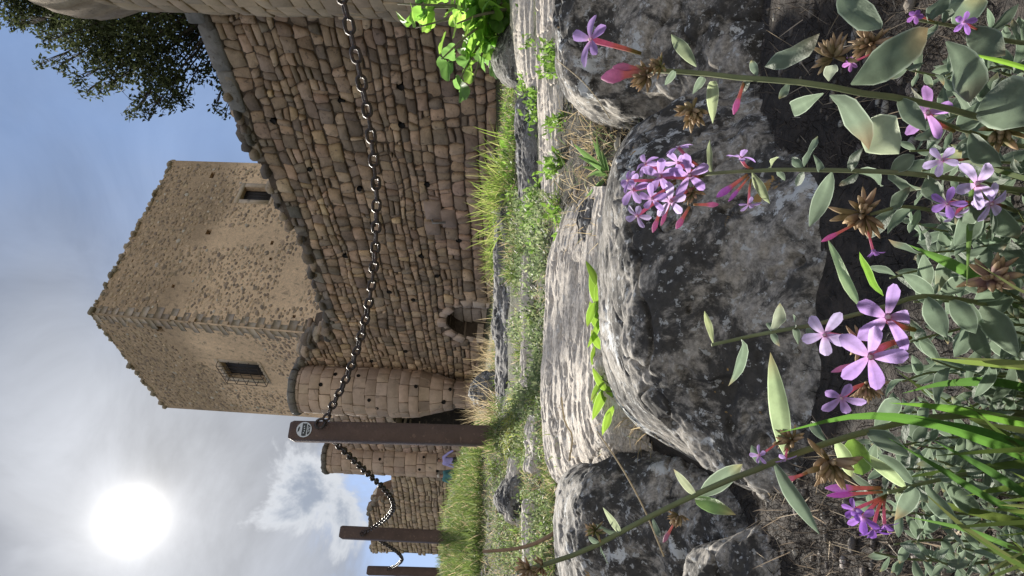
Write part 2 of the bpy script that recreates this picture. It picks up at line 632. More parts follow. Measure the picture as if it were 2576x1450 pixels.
def build_ground():
    th = np.concatenate([np.linspace(-math.pi, -0.5, 50)[:-1], np.linspace(-0.5, 0.5, 430), np.linspace(0.5, math.pi, 50)[1:]])
    rr = np.concatenate([np.geomspace(0.12, 12, 400), np.geomspace(12, 900, 60)[1:]])
    T, RR = np.meshgrid(th, rr)
    x, y = RR * np.sin(T), RR * np.cos(T)
    z = zf(x, y)
    V = np.stack([x, y, z], -1).reshape(-1, 3)
    nr, nc = T.shape
    i, j = np.meshgrid(np.arange(nr - 1), np.arange(nc - 1), indexing='ij')
    a = (i * nc + j).ravel()
    q = np.stack([a, a + 1, a + nc + 1, a + nc], 1)
    V = np.concatenate([V, [[0, 0, float(zf(0.0, 0.1))]]])
    tri = np.array([[len(V) - 1, k + 1, k] for k in range(nc - 1)])
    me = fastmesh('ground', V, [q, tri], None, True)
    o = obj('ground', me, M['soil'])
    o['kind'] = 'structure'
    o['label'] = 'dark soil and stony hillside rising to the castle wall'


build_ground()

# ------------------------------------------------------------------ rocks


def rock_loft(name, label, cols, mat, amp=0.02, scale=9.0, nu=220, nv=200, steps=None, seed=1, group=None, pits=0.0, aniso=(1, 1, 1), top=1.0, crust=0.0025, crack=0.010, dents=()):
    """a rock as a surface lofted through profiles (pixel row, distance) running from its back over the top and down the face"""
    py = np.array([c[0] for c in cols], float)
    K = np.array([c[1] for c in cols], float)
    o_ = np.argsort(py)
    py, K = py[o_], K[o_]
    q = np.linspace(py[0], py[-1], nu)
    G = spline(py, K, q)                                  # nu, nk, 2
    tk = np.arange(K.shape[1], dtype=float)
    tq = np.linspace(0, K.shape[1] - 1, nv)
    G = spline(tk, np.swapaxes(G, 0, 1), tq)              # nv, nu, 2
    P = at(G[..., 0], np.broadcast_to(q, G.shape[:2]), G[..., 1])
    du = np.gradient(P, axis=1)
    dv = np.gradient(P, axis=0)
    n = np.cross(du, dv)
    n /= np.linalg.norm(n, axis=-1)[..., None] + 1e-9
    if n[nv // 2, nu // 2] @ (CAM - P[nv // 2, nu // 2]) < 0:
        n = -n
    an = np.array(aniso)
    d = amp * fbm(P * scale * an, 6, seed, 0.47)
    d = d + amp * 0.28 * np.abs(fbm(P * scale * 4.2 * an, 3, seed + 11))
    d = d + crust * fbm(P * 48, 3, seed + 21)
    cn = fbm(P * np.array([5.0, 5.0, 8.0]) + 3.1, 4, seed + 33, .55)
    d = d - crack * np.exp(-(cn / .022) ** 2)
    if pits:
        w = fbm(P * scale * 3.1 * an, 2, seed + 5)
        d = d - pits * np.clip((w - 0.28) * 5, 0, 1)
    d = d * (1 - (1 - top) * np.clip((2.9 - tq) / 0.5, 0, 1))[:, None]
    P = P + n * d[..., None]
    if steps:
        k, a = steps
        ph = tq[:, None] * k + 1.1 * fbm(P * np.array([3.0, 9.0, 9.0]), 3, seed + 3)
        fr = ph - np.floor(ph)
        prof = np.where(fr < 0.72, fr / 0.72, (1 - fr) / 0.28) - 0.5
        P[..., 2] += a * prof * (1 + 0.5 * fbm(P * 6, 2, seed + 4))
    for (t0, y0, rt, ry, dep) in dents:
        P[..., 2] -= dep * np.exp(-((tq[:, None] - t0) / rt) ** 2 - ((q[None, :] - y0) / ry) ** 2)
    i, j = np.meshgrid(np.arange(nv - 1), np.arange(nu - 1), indexing='ij')
    a = (i * nu + j).ravel()
    qd = np.stack([a, a + 1, a + nu + 1, a + nu], 1)
    low = at(K[:, -1, 0].mean(), py.mean(), (K[:, 0, 1].mean() + K[:, -1, 1].mean()) / 2)
    low[2] -= 0.05
    V = np.concatenate([P.reshape(-1, 3), [low]])
    rim = np.concatenate([np.arange(nu), nu * np.arange(1, nv) + nu - 1, (nv - 1) * nu + np.arange(nu - 2, -1, -1), nu * np.arange(nv - 2, 0, -1)])
    tri = np.stack([rim, np.roll(rim, -1), np.full(len(rim), len(V) - 1)], 1)
    me = fastmesh(name, V, [qd, tri], None, True)
    loc = tuple(low)
    ob = obj(name, me, M[mat], None, loc)
    tag(ob, label, 'rock', group)
    return ob


GR = 'limestone outcrop in front of the castle'
rock_loft('boulder', 'largest lichen-covered boulder behind the flowers with a pale sunlit top edge', [
    (235, [(1790, 1.75), (1770, 1.6), (1770, 1.45), (1790, 1.3), (1880, 1.22), (1990, 1.12), (2150, 1.0), (2400, .92)]),
    (335, [(1620, 1.75), (1582, 1.6), (1590, 1.42), (1612, 1.25), (1750, 1.12), (1900, 1.02), (2100, .92), (2350, .85)]),
    (420, [(1580, 1.7), (1537, 1.5), (1542, 1.33), (1562, 1.16), (1700, 1.06), (1880, .98), (2080, .9), (2320, .82)]),
    (550, [(1580, 1.6), (1514, 1.42), (1522, 1.27), (1560, 1.1), (1680, 1.02), (1850, .96), (2050, .88), (2300, .8)]),
    (700, [(1580, 1.55), (1510, 1.35), (1525, 1.2), (1572, 1.05), (1690, .99), (1850, .96), (2050, .87), (2300, .8)]),
    (850, [(1580, 1.55), (1512, 1.33), (1530, 1.18), (1575, 1.04), (1690, .98), (1850, .95), (2050, .87), (2300, .8)]),
    (980, [(1610, 1.55), (1540, 1.38), (1560, 1.22), (1597, 1.08), (1710, 1.0), (1870, .96), (2060, .87), (2300, .8)]),
    (1060, [(1650, 1.55), (1592, 1.38), (1612, 1.22), (1650, 1.08), (1750, 1.0), (1900, .94), (2080, .86), (2300, .8)]),
    (1130, [(1750, 1.5), (1692, 1.35), (1712, 1.2), (1745, 1.05), (1830, .98), (1950, .92), (2100, .86), (2300, .8)]),
    (1200, [(1890, 1.35), (1822, 1.2), (1832, 1.1), (1860, 1.0), (1920, .95), (2020, .9), (2130, .85), (2320, .8)]),
    (1310, [(2060, 1.2), (2020, 1.1), (2030, 1.02), (2050, .96), (2100, .92), (2160, .88), (2240, .83), (2400, .78)])],
    'rock', 0.034, 5.0, 330, 330, seed=2, pits=0.010, group=GR, top=.3)
rock_loft('boulder', 'dark grey boulder above the largest one, cut off by the top edge of the picture', [
    (-220, [(1500, 2.1), (1388, 1.85), (1394, 1.65), (1412, 1.48), (1560, 1.4), (1720, 1.33), (1880, 1.25), (2050, 1.15)]),
    (0, [(1500, 2.05), (1390, 1.82), (1396, 1.63), (1414, 1.47), (1565, 1.39), (1725, 1.32), (1880, 1.24), (2050, 1.14)]),
    (150, [(1500, 2.0), (1397, 1.8), (1402, 1.62), (1424, 1.46), (1570, 1.38), (1730, 1.3), (1880, 1.22), (2050, 1.12)]),
    (240, [(1520, 1.95), (1424, 1.75), (1434, 1.6), (1455, 1.45), (1580, 1.4), (1740, 1.33), (1900, 1.25), (2050, 1.15)]),
    (305, [(1600, 1.9), (1500, 1.75), (1520, 1.62), (1560, 1.5), (1660, 1.45), (1780, 1.4), (1950, 1.3), (2100, 1.2)]),
    (365, [(1760, 1.85), (1720, 1.75), (1740, 1.65), (1760, 1.55), (1820, 1.5), (1900, 1.45), (2020, 1.35), (2180, 1.25)])],
    'rock', 0.04, 5.5, 240, 230, seed=21, pits=0.012, group=GR, top=.4)
rock_loft('boulder', 'grey boulder below the largest one with a flat pale ribbed top', [
    (1120, [(1680, 1.9), (1600, 1.75), (1610, 1.6), (1625, 1.5), (1680, 1.45), (1750, 1.4), (1830, 1.32), (1980, 1.2)]),
    (1185, [(1540, 2.0), (1430, 1.8), (1445, 1.62), (1475, 1.47), (1570, 1.41), (1690, 1.34), (1810, 1.26), (2000, 1.1)]),
    (1220, [(1520, 2.0), (1404, 1.8), (1418, 1.62), (1455, 1.45), (1560, 1.4), (1680, 1.33), (1800, 1.25), (2000, 1.1)]),
    (1290, [(1500, 2.0), (1395, 1.8), (1410, 1.62), (1450, 1.42), (1560, 1.36), (1680, 1.3), (1820, 1.2), (2000, 1.08)]),
    (1350, [(1500, 2.0), (1394, 1.8), (1412, 1.6), (1457, 1.42), (1570, 1.35), (1690, 1.28), (1830, 1.19), (2000, 1.08)]),
    (1425, [(1520, 2.0), (1404, 1.8), (1428, 1.6), (1482, 1.42), (1580, 1.36), (1700, 1.28), (1840, 1.19), (2000, 1.08)]),
    (1600, [(1540, 2.0), (1430, 1.8), (1450, 1.6), (1505, 1.42), (1600, 1.36), (1710, 1.28), (1850, 1.19), (2000, 1.08)])],
    'rock', 0.03, 7.5, 200, 200, seed=31, pits=0.01, group=GR, top=.5)
rock_loft('boulder', 'low pale lichen-crusted rock at the bottom edge beside the dark litter', [
    (1335, [(1960, 1.2), (1920, 1.12), (1925, 1.06), (1940, 1.0), (1970, .97), (2010, .94), (2060, .9), (2200, .85)]),
    (1390, [(1830, 1.28), (1752, 1.18), (1765, 1.1), (1785, 1.02), (1850, .99), (1920, .95), (2000, .9), (2160, .85)]),
    (1450, [(1800, 1.28), (1722, 1.18), (1735, 1.1), (1760, 1.02), (1830, .99), (1910, .95), (1990, .9), (2160, .85)]),
    (1600, [(1800, 1.28), (1712, 1.18), (1725, 1.1), (1750, 1.02), (1830, .99), (1910, .95), (1990, .9), (2160, .85)])],
    'rock', 0.03, 9, 130, 140, seed=41, pits=0.008, group=GR)
rock_loft('rock_ledge', 'wide pale ribbed limestone ledge just behind the largest boulder', [
    (470, [(1490, 2.25), (1440, 2.1), (1455, 1.95), (1480, 1.75), (1500, 1.55), (1530, 1.42), (1640, 1.38)]),
    (560, [(1460, 2.25), (1404, 2.1), (1425, 1.92), (1455, 1.72), (1485, 1.52), (1515, 1.40), (1640, 1.36)]),
    (680, [(1440, 2.25), (1378, 2.12), (1402, 1.92), (1440, 1.72), (1478, 1.52), (1505, 1.40), (1640, 1.36)]),
    (850, [(1430, 2.28), (1370, 2.14), (1398, 1.92), (1438, 1.72), (1476, 1.52), (1505, 1.40), (1640, 1.36)]),
    (1000, [(1425, 2.28), (1362, 2.14), (1395, 1.92), (1437, 1.72), (1476, 1.52), (1508, 1.42), (1660, 1.38)]),
    (1110, [(1425, 2.28), (1366, 2.14), (1397, 1.95), (1440, 1.76), (1490, 1.56), (1540, 1.46), (1700, 1.4)]),
    (1190, [(1440, 2.28), (1384, 2.14), (1410, 1.98), (1455, 1.8), (1520, 1.62), (1590, 1.52), (1720, 1.45)]),
    (1260, [(1480, 2.28), (1440, 2.14), (1460, 2.0), (1510, 1.85), (1570, 1.7), (1640, 1.6), (1740, 1.5)])],
    'ledge', 0.007, 9, 300, 300, (1.8, 0.0055), seed=51, pits=0.006, group=GR, crack=0.006, dents=((2.2, 835, .10, 26, .030), (1.7, 655, .10, 14, .028), (2.6, 930, .10, 20, .025), (3.1, 700, .12, 40, .03), (2.9, 1010, .1, 30, .025), (3.6, 860, .12, 45, .03), (1.6, 760, .08, 12, .02), (2.1, 1060, .1, 18, .025)), aniso=(0.5, 1.4, 1.6))
rock_loft('rock_ledge', 'thin pale rock band between the dark stone slab and the upper boulder', [
    (-200, [(1420, 2.7), (1352, 2.5), (1362, 2.38), (1380, 2.24), (1398, 2.16), (1460, 2.1)]),
    (100, [(1420, 2.7), (1350, 2.5), (1360, 2.38), (1380, 2.24), (1400, 2.16), (1460, 2.1)]),
    (300, [(1420, 2.7), (1358, 2.5), (1368, 2.38), (1386, 2.24), (1402, 2.16), (1460, 2.1)]),
    (520, [(1430, 2.7), (1366, 2.5), (1376, 2.38), (1392, 2.24), (1406, 2.16), (1460, 2.1)]),
    (660, [(1450, 2.7), (1386, 2.5), (1394, 2.38), (1406, 2.24), (1420, 2.16), (1480, 2.1)]),
    (730, [(1480, 2.7), (1440, 2.5), (1445, 2.38), (1455, 2.24), (1470, 2.16), (1520, 2.1)])],
    'ledge', 0.010, 7, 300, 110, (1.3, 0.009), seed=61, group=GR, pits=0.006, aniso=(0.5, 1.4, 1.6))
rock_loft('rock_ledge', 'pale split rock band beside the fig leaves at the top edge', [
    (-220, [(1350, 3.9), (1284, 3.6), (1292, 3.35), (1312, 3.1), (1332, 2.95), (1400, 2.85)]),
    (0, [(1350, 3.9), (1286, 3.6), (1295, 3.35), (1314, 3.1), (1335, 2.95), (1400, 2.85)]),
    (150, [(1350, 3.9), (1294, 3.6), (1302, 3.35), (1320, 3.1), (1340, 2.95), (1400, 2.85)]),
    (240, [(1360, 3.9), (1322, 3.6), (1328, 3.35), (1338, 3.1), (1350, 2.95), (1400, 2.85)]),
    (290, [(1390, 3.9), (1360, 3.6), (1364, 3.35), (1370, 3.1), (1380, 2.95), (1420, 2.85)])],
    'ledge', 0.014, 5, 220, 90, (1.4, 0.014), seed=71, group=GR, aniso=(0.5, 1.4, 1.6))
rock_loft('rock_ledge', 'long dark weathered rock lip along the foot of the wall with a thin bright rim', [
    (330, [(1320, 4.6), (1300, 4.4), (1304, 4.2), (1312, 4.05), (1330, 3.95), (1370, 3.85)]),
    (420, [(1310, 4.6), (1270, 4.4), (1275, 4.2), (1288, 4.05), (1306, 3.95), (1350, 3.85)]),
    (520, [(1300, 4.6), (1250, 4.4), (1255, 4.2), (1270, 4.03), (1294, 3.93), (1340, 3.85)]),
    (640, [(1300, 4.6), (1248, 4.4), (1252, 4.2), (1264, 4.03), (1288, 3.93), (1340, 3.85)]),
    (800, [(1300, 4.6), (1245, 4.4), (1249, 4.2), (1262, 4.03), (1286, 3.93), (1340, 3.85)]),
    (930, [(1300, 4.6), (1244, 4.4), (1249, 4.2), (1261, 4.03), (1280, 3.93), (1330, 3.85)]),
    (1010, [(1300, 4.6), (1254, 4.4), (1258, 4.2), (1266, 4.05), (1280, 3.95), (1330, 3.85)]),
    (1070, [(1300, 4.6), (1275, 4.4), (1278, 4.2), (1284, 4.05), (1300, 3.95), (1340, 3.85)])],
    'dark_rock', 0.035, 4.5, 300, 90, seed=81, group=GR, pits=0.02)
rock_loft('boulder', 'dark rounded stone at the foot of the fig bush', [
    (40, [(1330, 4.2), (1300, 4.0), (1304, 3.85), (1312, 3.72), (1330, 3.65), (1360, 3.6)]),
    (90, [(1310, 4.2), (1252, 4.0), (1256, 3.85), (1272, 3.7), (1296, 3.62), (1340, 3.6)]),
    (140, [(1300, 4.2), (1236, 4.0), (1240, 3.85), (1258, 3.68), (1284, 3.6), (1330, 3.55)]),
    (190, [(1310, 4.2), (1246, 4.0), (1250, 3.85), (1266, 3.7), (1288, 3.62), (1330, 3.6)]),
    (235, [(1340, 4.2), (1300, 4.0), (1304, 3.85), (1312, 3.72), (1330, 3.65), (1360, 3.6)])],
    'dark_rock', 0.03, 5, 110, 90, seed=91, group=GR)
rock_loft('boulder', 'low dark stone slab between the fig bush and the strap-leaf rosette', [
    (215, [(1370, 3.2), (1350, 3.05), (1353, 2.95), (1360, 2.85), (1370, 2.8), (1420, 2.75)]),
    (260, [(1340, 3.2), (1300, 3.05), (1306, 2.95), (1320, 2.85), (1345, 2.78), (1400, 2.75)]),
    (330, [(1340, 3.2), (1293, 3.05), (1299, 2.95), (1315, 2.85), (1345, 2.78), (1400, 2.75)]),
    (430, [(1340, 3.2), (1304, 3.05), (1310, 2.95), (1324, 2.85), (1350, 2.78), (1400, 2.75)]),
    (500, [(1350, 3.2), (1312, 3.05), (1318, 2.95), (1330, 2.85), (1350, 2.78), (1400, 2.75)]),
    (545, [(1380, 3.2), (1352, 3.05), (1355, 2.95), (1362, 2.85), (1372, 2.8), (1420, 2.75)])],
    'dark_rock', 0.03, 6, 160, 90, seed=101, group=GR, pits=0.012)
rock_loft('boulder', 'small dark wedge-shaped stone lying in the straw-coloured grass', [
    (1195, [(1300, 3.3), (1285, 3.2), (1286, 3.12), (1289, 3.05), (1294, 3.0), (1330, 2.95)]),
    (1225, [(1290, 3.3), (1254, 3.2), (1257, 3.12), (1265, 3.04), (1280, 2.98), (1320, 2.95)]),
    (1255, [(1290, 3.3), (1240, 3.2), (1243, 3.12), (1254, 3.03), (1278, 2.97), (1320, 2.95)]),
    (1285, [(1290, 3.3), (1252, 3.2), (1255, 3.12), (1263, 3.04), (1280, 2.98), (1320, 2.95)]),
    (1315, [(1300, 3.3), (1285, 3.2), (1286, 3.12), (1289, 3.05), (1294, 3.0), (1330, 2.95)])],
    'dark_rock', 0.02, 9, 90, 80, seed=111, group=GR)
rock_loft('boulder', 'dark rough stone at the foot of the near round turret', [
    (935, [(1245, 5.6), (1225, 5.4), (1228, 5.3), (1234, 5.2), (1245, 5.1), (1280, 5.05)]),
    (960, [(1235, 5.6), (1190, 5.4), (1194, 5.3), (1206, 5.2), (1228, 5.1), (1260, 5.05)]),
    (990, [(1230, 5.6), (1178, 5.4), (1182, 5.3), (1198, 5.2), (1222, 5.1), (1260, 5.05)]),
    (1015, [(1235, 5.6), (1192, 5.4), (1196, 5.3), (1206, 5.2), (1224, 5.1), (1260, 5.05)]),
    (1040, [(1245, 5.6), (1225, 5.4), (1228, 5.3), (1234, 5.2), (1245, 5.1), (1280, 5.05)])],
    'dark_rock', 0.04, 6, 90, 80, seed=121, group=GR)
def thin_ledge(label, y0, y1, px, Y, seed, tilt=0.0, h=16, mat='ledge'):
    cols = []
    for f, lift in ((0, -10), (.12, 0.8), (.35, 1.0), (.62, .85), (.88, 1.0), (1, -10)):
        py = y0 + (y1 - y0) * f
        p = px + tilt * (f - .5)
        k = h * lift if lift > 0 else -h * 1.2
        cols.append((py, [(p + 24, Y + .30), (p - k, Y + .2), (p - k + 4, Y + .12), (p - k + 10, Y + .04), (p + 8, Y), (p + 46, Y - .04)]))
    rock_loft('rock_ledge', label, cols, mat, 0.016, 6, 170, 70, (1.2, 0.012), seed=seed, group=GR, aniso=(.5, 1.3, 1.5))


thin_ledge('thin pale ledge in the weeds between the dark lip and the ribbed ledge', 600, 1010, 1338, 2.72, 151, 4, 30)
thin_ledge('short pale ledge in the grass in front of the nearest post', 1030, 1200, 1352, 2.45, 152, -6, 28)
thin_ledge('long pale ledge low in the grass at the bottom edge', 1230, 1500, 1345, 2.5, 153, -4, 34)
thin_ledge('narrow pale ledge beside the wedge-shaped stone', 1130, 1330, 1296, 2.98, 154, -10, 22)
rock_loft('boulder', 'dark layered knob of rock at the end of the ribbed ledge by the rosette', [
    (470, [(1560, 1.75), (1530, 1.68), (1533, 1.62), (1538, 1.56), (1550, 1.52), (1590, 1.50)]),
    (510, [(1530, 1.75), (1470, 1.68), (1476, 1.62), (1490, 1.55), (1520, 1.50), (1580, 1.48)]),
    (570, [(1520, 1.75), (1446, 1.68), (1454, 1.62), (1472, 1.54), (1506, 1.49), (1580, 1.47)]),
    (630, [(1520, 1.75), (1452, 1.68), (1460, 1.62), (1478, 1.54), (1508, 1.49), (1580, 1.47)]),
    (690, [(1540, 1.75), (1482, 1.68), (1487, 1.62), (1498, 1.56), (1520, 1.51), (1580, 1.48)]),
    (730, [(1570, 1.75), (1540, 1.68), (1542, 1.62), (1546, 1.57), (1556, 1.53), (1600, 1.5)])],
    'dark_rock', 0.018, 9, 150, 110, (1.2, 0.012), seed=141, group=GR, pits=0.006)
rock_loft('boulder', 'small grey stone in the soil pocket at the lower end of the ribbed ledge', [
    (1068, [(1540, 1.75), (1515, 1.68), (1517, 1.63), (1521, 1.58), (1530, 1.55), (1570, 1.52)]),
    (1085, [(1520, 1.75), (1478, 1.68), (1482, 1.63), (1494, 1.58), (1515, 1.54), (1560, 1.52)]),
    (1105, [(1520, 1.75), (1474, 1.68), (1478, 1.63), (1490, 1.58), (1515, 1.54), (1560, 1.52)]),
    (1130, [(1540, 1.75), (1515, 1.68), (1517, 1.63), (1521, 1.58), (1530, 1.55), (1570, 1.52)])],
    'rock', 0.012, 16, 70, 70, seed=131, group=GR)

# ------------------------------------------------------------------ masonry
STONE_COLS = [(0.38, 0.272, 0.185), (0.45, 0.315, 0.212), (0.32, 0.235, 0.168), (0.41, 0.29, 0.19), (0.49, 0.352, 0.235), (0.27, 0.205, 0.15)]
ASH_COLS = [(0.46, 0.345, 0.26), (0.51, 0.38, 0.285), (0.42, 0.315, 0.245), (0.54, 0.40, 0.295), (0.47, 0.36, 0.28)]


def jit(c, a=0.12, r=random):
    k = 1 + r.uniform(-a, a)
    return tuple(max(0.01, x * k * (1 + r.uniform(-a * .12, a * .12))) for x in c)


def round_poly(w, h, r, cut=0.2, jitter=0.06):
    """eight-sided stone outline about the centre"""
    c = cut * min(w, h)
    p = [(-w / 2 + c, -h / 2), (w / 2 - c, -h / 2), (w / 2, -h / 2 + c), (w / 2, h / 2 - c), (w / 2 - c, h / 2), (-w / 2 + c, h / 2), (-w / 2, h / 2 - c), (-w / 2, -h / 2 + c)]
    j = jitter * min(w, h)
    return np.array([(x + r.uniform(-j, j), y + r.uniform(-j, j)) for x, y in p])


def stone_shape(poly, cs, cz, fmap, out, bulge, r, inset=0.89, back=-0.05):
    """vertices of one stone: back outline, front outline, inner outline, middle; fmap(s, z, n) places it"""
    n = len(poly)
    cen = poly.mean(0)
    inner = cen + (poly - cen) * inset
    tilt = (r.uniform(-.10, .10), r.uniform(-.10, .10))
    S, Z, NN = [], [], []
    for P, nn in ((poly, back), (poly, out * 0.55), (inner, out)):
        for x, y in P:
            S.append(cs + x)
            Z.append(cz + y)
            NN.append(nn + (0 if nn < 0 else tilt[0] * x + tilt[1] * y + r.uniform(-.06, .06) * out))
    S.append(cs + cen[0])
    Z.append(cz + cen[1])
    NN.append(out + bulge)
    V = fmap(np.array(S), np.array(Z), np.array(NN))
    q = [(k * n + i, k * n + (i + 1) % n, (k + 1) * n + (i + 1) % n, (k + 1) * n + i) for k in (0, 1) for i in range(n)]
    t = [(2 * n + i, 2 * n + (i + 1) % n, 3 * n) for i in range(n)]
    return V, q, t


def emit_stones(parent, stones, mat, limit=300, name='stone', stuff_name='stone_courses'):
    """the stones that show largest become parts of their own, the rest one joined part"""
    cand = []
    for V, q, t, tint in stones:
        c = V.mean(0)
        x, y = proj(c)
        size = np.linalg.norm(V.max(0) - V.min(0)) / max(0.1, (c - CAM) @ fwd)
        vis = (-40 < x < W0 + 40) and (-40 < y < H0 + 40)
        cand.append((vis, size))
    order = sorted(range(len(stones)), key=lambda i: (not cand[i][0], -cand[i][1]))
    rest = Geo()
    for k, i in enumerate(order):
        V, q, t, tint = stones[i]
        if k < limit:
            me = fastmesh(name, V, [np.array(q), np.array(t)], np.array(tint))
            obj(name, me, mat, parent, tuple(V.mean(0)))
        else:
            rest.add(V, q, t, tint)
    if rest.n:
        o = obj(stuff_name, rest.mesh(stuff_name), mat, parent, tuple(parent.location))
        o['kind'] = 'stuff'


def lay_courses(smax, zlo, zhi, ch, sw, keep, fmap, r, cols, out=0.05, bulge=0.02, cut=0.2, gap=0.022, smin=0.0, wav=0.04, split=0.10, jitter=0.06, col_fn=None):
    """random coursed stonework; keep(s, z, w, h) says where stones stand"""
    res = []
    z = zlo
    row = 0
    while z < zhi:
        h = r.uniform(*ch)
        s = smin - r.uniform(0, sw[1])
        while s < smax:
            w = r.uniform(*sw)
            cs = s + w / 2
            ph = wav * math.sin(cs * 0.9 + row * 0.4) + wav * 0.6 * math.sin(cs * 2.3 + row)
            parts = [(cs, z + h / 2 + ph, w, h)]
            if r.random() < split and h > 0.14:
                k = r.uniform(.4, .6)
                parts = [(cs, z + h * k / 2 + ph, w, h * k), (cs, z + h * k + h * (1 - k) / 2 + ph, w, h * (1 - k))]
            for (a, b, ww, hh) in parts:
                if keep(a, b, ww, hh):
                    p = round_poly(max(.05, ww - gap), max(.05, hh - gap), r, cut, jitter)
                    V, q, t = stone_shape(p, a, b, fmap, out * r.uniform(.6, 1.4), bulge * r.uniform(.3, 1.5), r)
                    cc = col_fn(a, b) if col_fn else r.choice(cols)
                    res.append((V, q, t, jit(cc, .22, r)))
            s += w
        z += h
        row += 1
    return res


def lay_rubble(smin, smax, zlo, zhi, ch, sw, keep, fmap, r, col_fn, out=.06, gap=.013, wav=.055):
    """close-fitted squared rubble: wavy courses share their edges, upright joints lean, corners are chipped"""
    zs_ = [zlo]
    while zs_[-1] < zhi:
        zs_.append(zs_[-1] + r.uniform(*ch))
    gs = np.arange(smin - 1.2, smax + 1.4, .04)
    B = [z + wav * vnoise(np.stack([gs * .8, gs * 0 + k * .37, gs * 0 + 3.3], -1), 5) + wav * .45 * vnoise(np.stack([gs * 2.7, gs * 0 + k * 5.1, gs * 0 + 1.3], -1), 6) for k, z in enumerate(zs_)]
    zb = lambda k, x: float(np.interp(x, gs, B[k]))
    res = []
    for k in range(len(zs_) - 1):
        x = smin - r.uniform(0, sw[1])
        lean = r.uniform(-.04, .04)
        H = zs_[k + 1] - zs_[k]
        while x < smax:
            w = r.uniform(*sw) * (.55 if r.random() < .15 else 1) * (.75 + .25 * H / ch[1] * 1.3)
            x1 = x + w
            lean1 = r.uniform(-.05, .05)
            cells = []

            def quad(f0, f1, a0, a1, l0, l1):
                """cell between two heights of the course"""
                def pt(u, f):
                    xx = a0 + (a1 - a0) * u
                    ln = l0 + (l1 - l0) * u
                    lo, hi = zb(k, xx), zb(k + 1, xx)
                    return (xx + ln * (2 * f - 1), lo + (hi - lo) * f)
                return np.array([pt(0, f0), pt(.5, f0), pt(1, f0), pt(1, f1), pt(.5, f1), pt(0, f1)])
            if r.random() < .17 and H > .24:
                f = r.uniform(.38, .62)
                cells = [quad(0, f, x, x1, lean, lean1), quad(f, 1, x, x1, lean, lean1)]
            elif r.random() < .08 and w > .3:
                xm = x + w * r.uniform(.62, .8)
                f = r.uniform(.4, .6)
                cells = [quad(0, 1, x, xm, lean, lean1), quad(0, f, xm, x1, lean1, lean1), quad(f, 1, xm, x1, lean1, lean1)]
            else:
                cells = [quad(0, 1, x, x1, lean, lean1)]
            for q in cells:
                cen = q.mean(0)
                ww, hh = np.ptp(q[:, 0]), np.ptp(q[:, 1])
                if min(ww, hh) < .06 or not keep(cen[0], cen[1], ww, hh):
                    continue
                g_ = gap * r.uniform(.6, 1.7)
                q = cen + (q - cen) * np.maximum(.5, 1 - g_ / np.maximum(.04, np.abs(q - cen)))
                pts = []
                for a in range(6):
                    p0, p1, p2 = q[a - 1], q[a], q[(a + 1) % 6]
                    if a in (1, 4):
                        pts.append(p1 + np.array([r.uniform(-.02, .02), r.uniform(-.012, .012)]))
                        continue
                    c = r.choice((.05, .08, .12, .2, .3)) * min(ww, hh) / (np.linalg.norm(p0 - p1) + 1e-6)
                    c2 = r.choice((.05, .08, .12, .2, .3)) * min(ww, hh) / (np.linalg.norm(p2 - p1) + 1e-6)
                    pts += [p1 + (p0 - p1) * min(.45, c), p1 + (p2 - p1) * min(.45, c2)]
                pts = np.array(pts)
                pts += np.array([[r.uniform(-1, 1), r.uniform(-1, 1)] for _ in pts]) * .025 * min(ww, hh)
                V, qd, t = stone_shape(pts - cen, cen[0], cen[1], fmap, out * r.uniform(.35, 1.5), r.uniform(-.014, .016), r, r.uniform(.90, .965))
                res.append((V, qd, t, jit(col_fn(cen[0], cen[1]), .24, r)))
            x, lean = x1, lean1
    return res


# ---- the curtain wall: a vertical plane running away to the left
WA, WB = np.array([4.84, 13.0]), np.array([-1.47, 21.5])
WD = (WB - WA) / np.linalg.norm(WB - WA)
WN = np.array([-WD[1], WD[0]])
if WN @ (-WA) < 0:
    WN = -WN
W_S0 = -3.2


def wall_map(s, z, n):
    s, z, n = np.broadcast_arrays(np.asarray(s, float), z, n)
    xy = WA + (s + W_S0)[..., None] * WD + n[..., None] * WN
    return np.concatenate([xy, z[..., None]], -1)


def plane_hit(px, py, A, D, Nn):
    d = fwd + (px - 1288) / FPX * IR + (725 - py) / FPX * IU
    t = ((A - CAM[:2]) @ Nn) / (d[:2] @ Nn)
    p = CAM + d * t
    return (p[:2] - A) @ D, p[2]


def wall_sz(px, py):
    s, z = plane_hit(px, py, WA, WD, WN)
    return s - W_S0, z


top_px = [(470, 10), (505, 60), (535, 130), (560, 200), (585, 255), (607, 300), (640, 390), (668, 440), (690, 500), (715, 545), (733, 565), (758, 610), (778, 650),
          (795, 720), (812, 780), (826, 832), (828, 846), (806, 850), (775, 860), (770, 884), (752, 905), (760, 935)]
tops = [wall_sz(*p) for p in top_px]
ts = np.array([-4.0] + [a for a, b in tops] + [40.0])
tz = np.array([tops[0][1] + 0.5] + [b for a, b in tops] + [tops[-1][1]])
base_px = [(1250, 100), (1246, 210), (1241, 500), (1236, 800), (1212, 960), (1205, 1000)]
bases = [wall_sz(*p) for p in base_px]
bs, bz = np.array([b[0] for b in bases]), np.array([b[1] for b in bases])
S_END = wall_sz(900, 952)[0]
ns_, nz_ = wall_sz(1178, 810)          # niche centre line and springing height
nl = wall_sz(1178, 848)[0]
nr_ = wall_sz(1178, 770)[0]
N_W = abs(nl - nr_) / 2
N_S = (nl + nr_) / 2
N_TOP = wall_sz(1124, 812)[1]
N_SPR = N_TOP - N_W
N_BOT = wall_sz(1235, 810)[1]
top_at = lambda s: np.interp(s, ts, tz)
base_at = lambda s: np.interp(s, bs, bz)

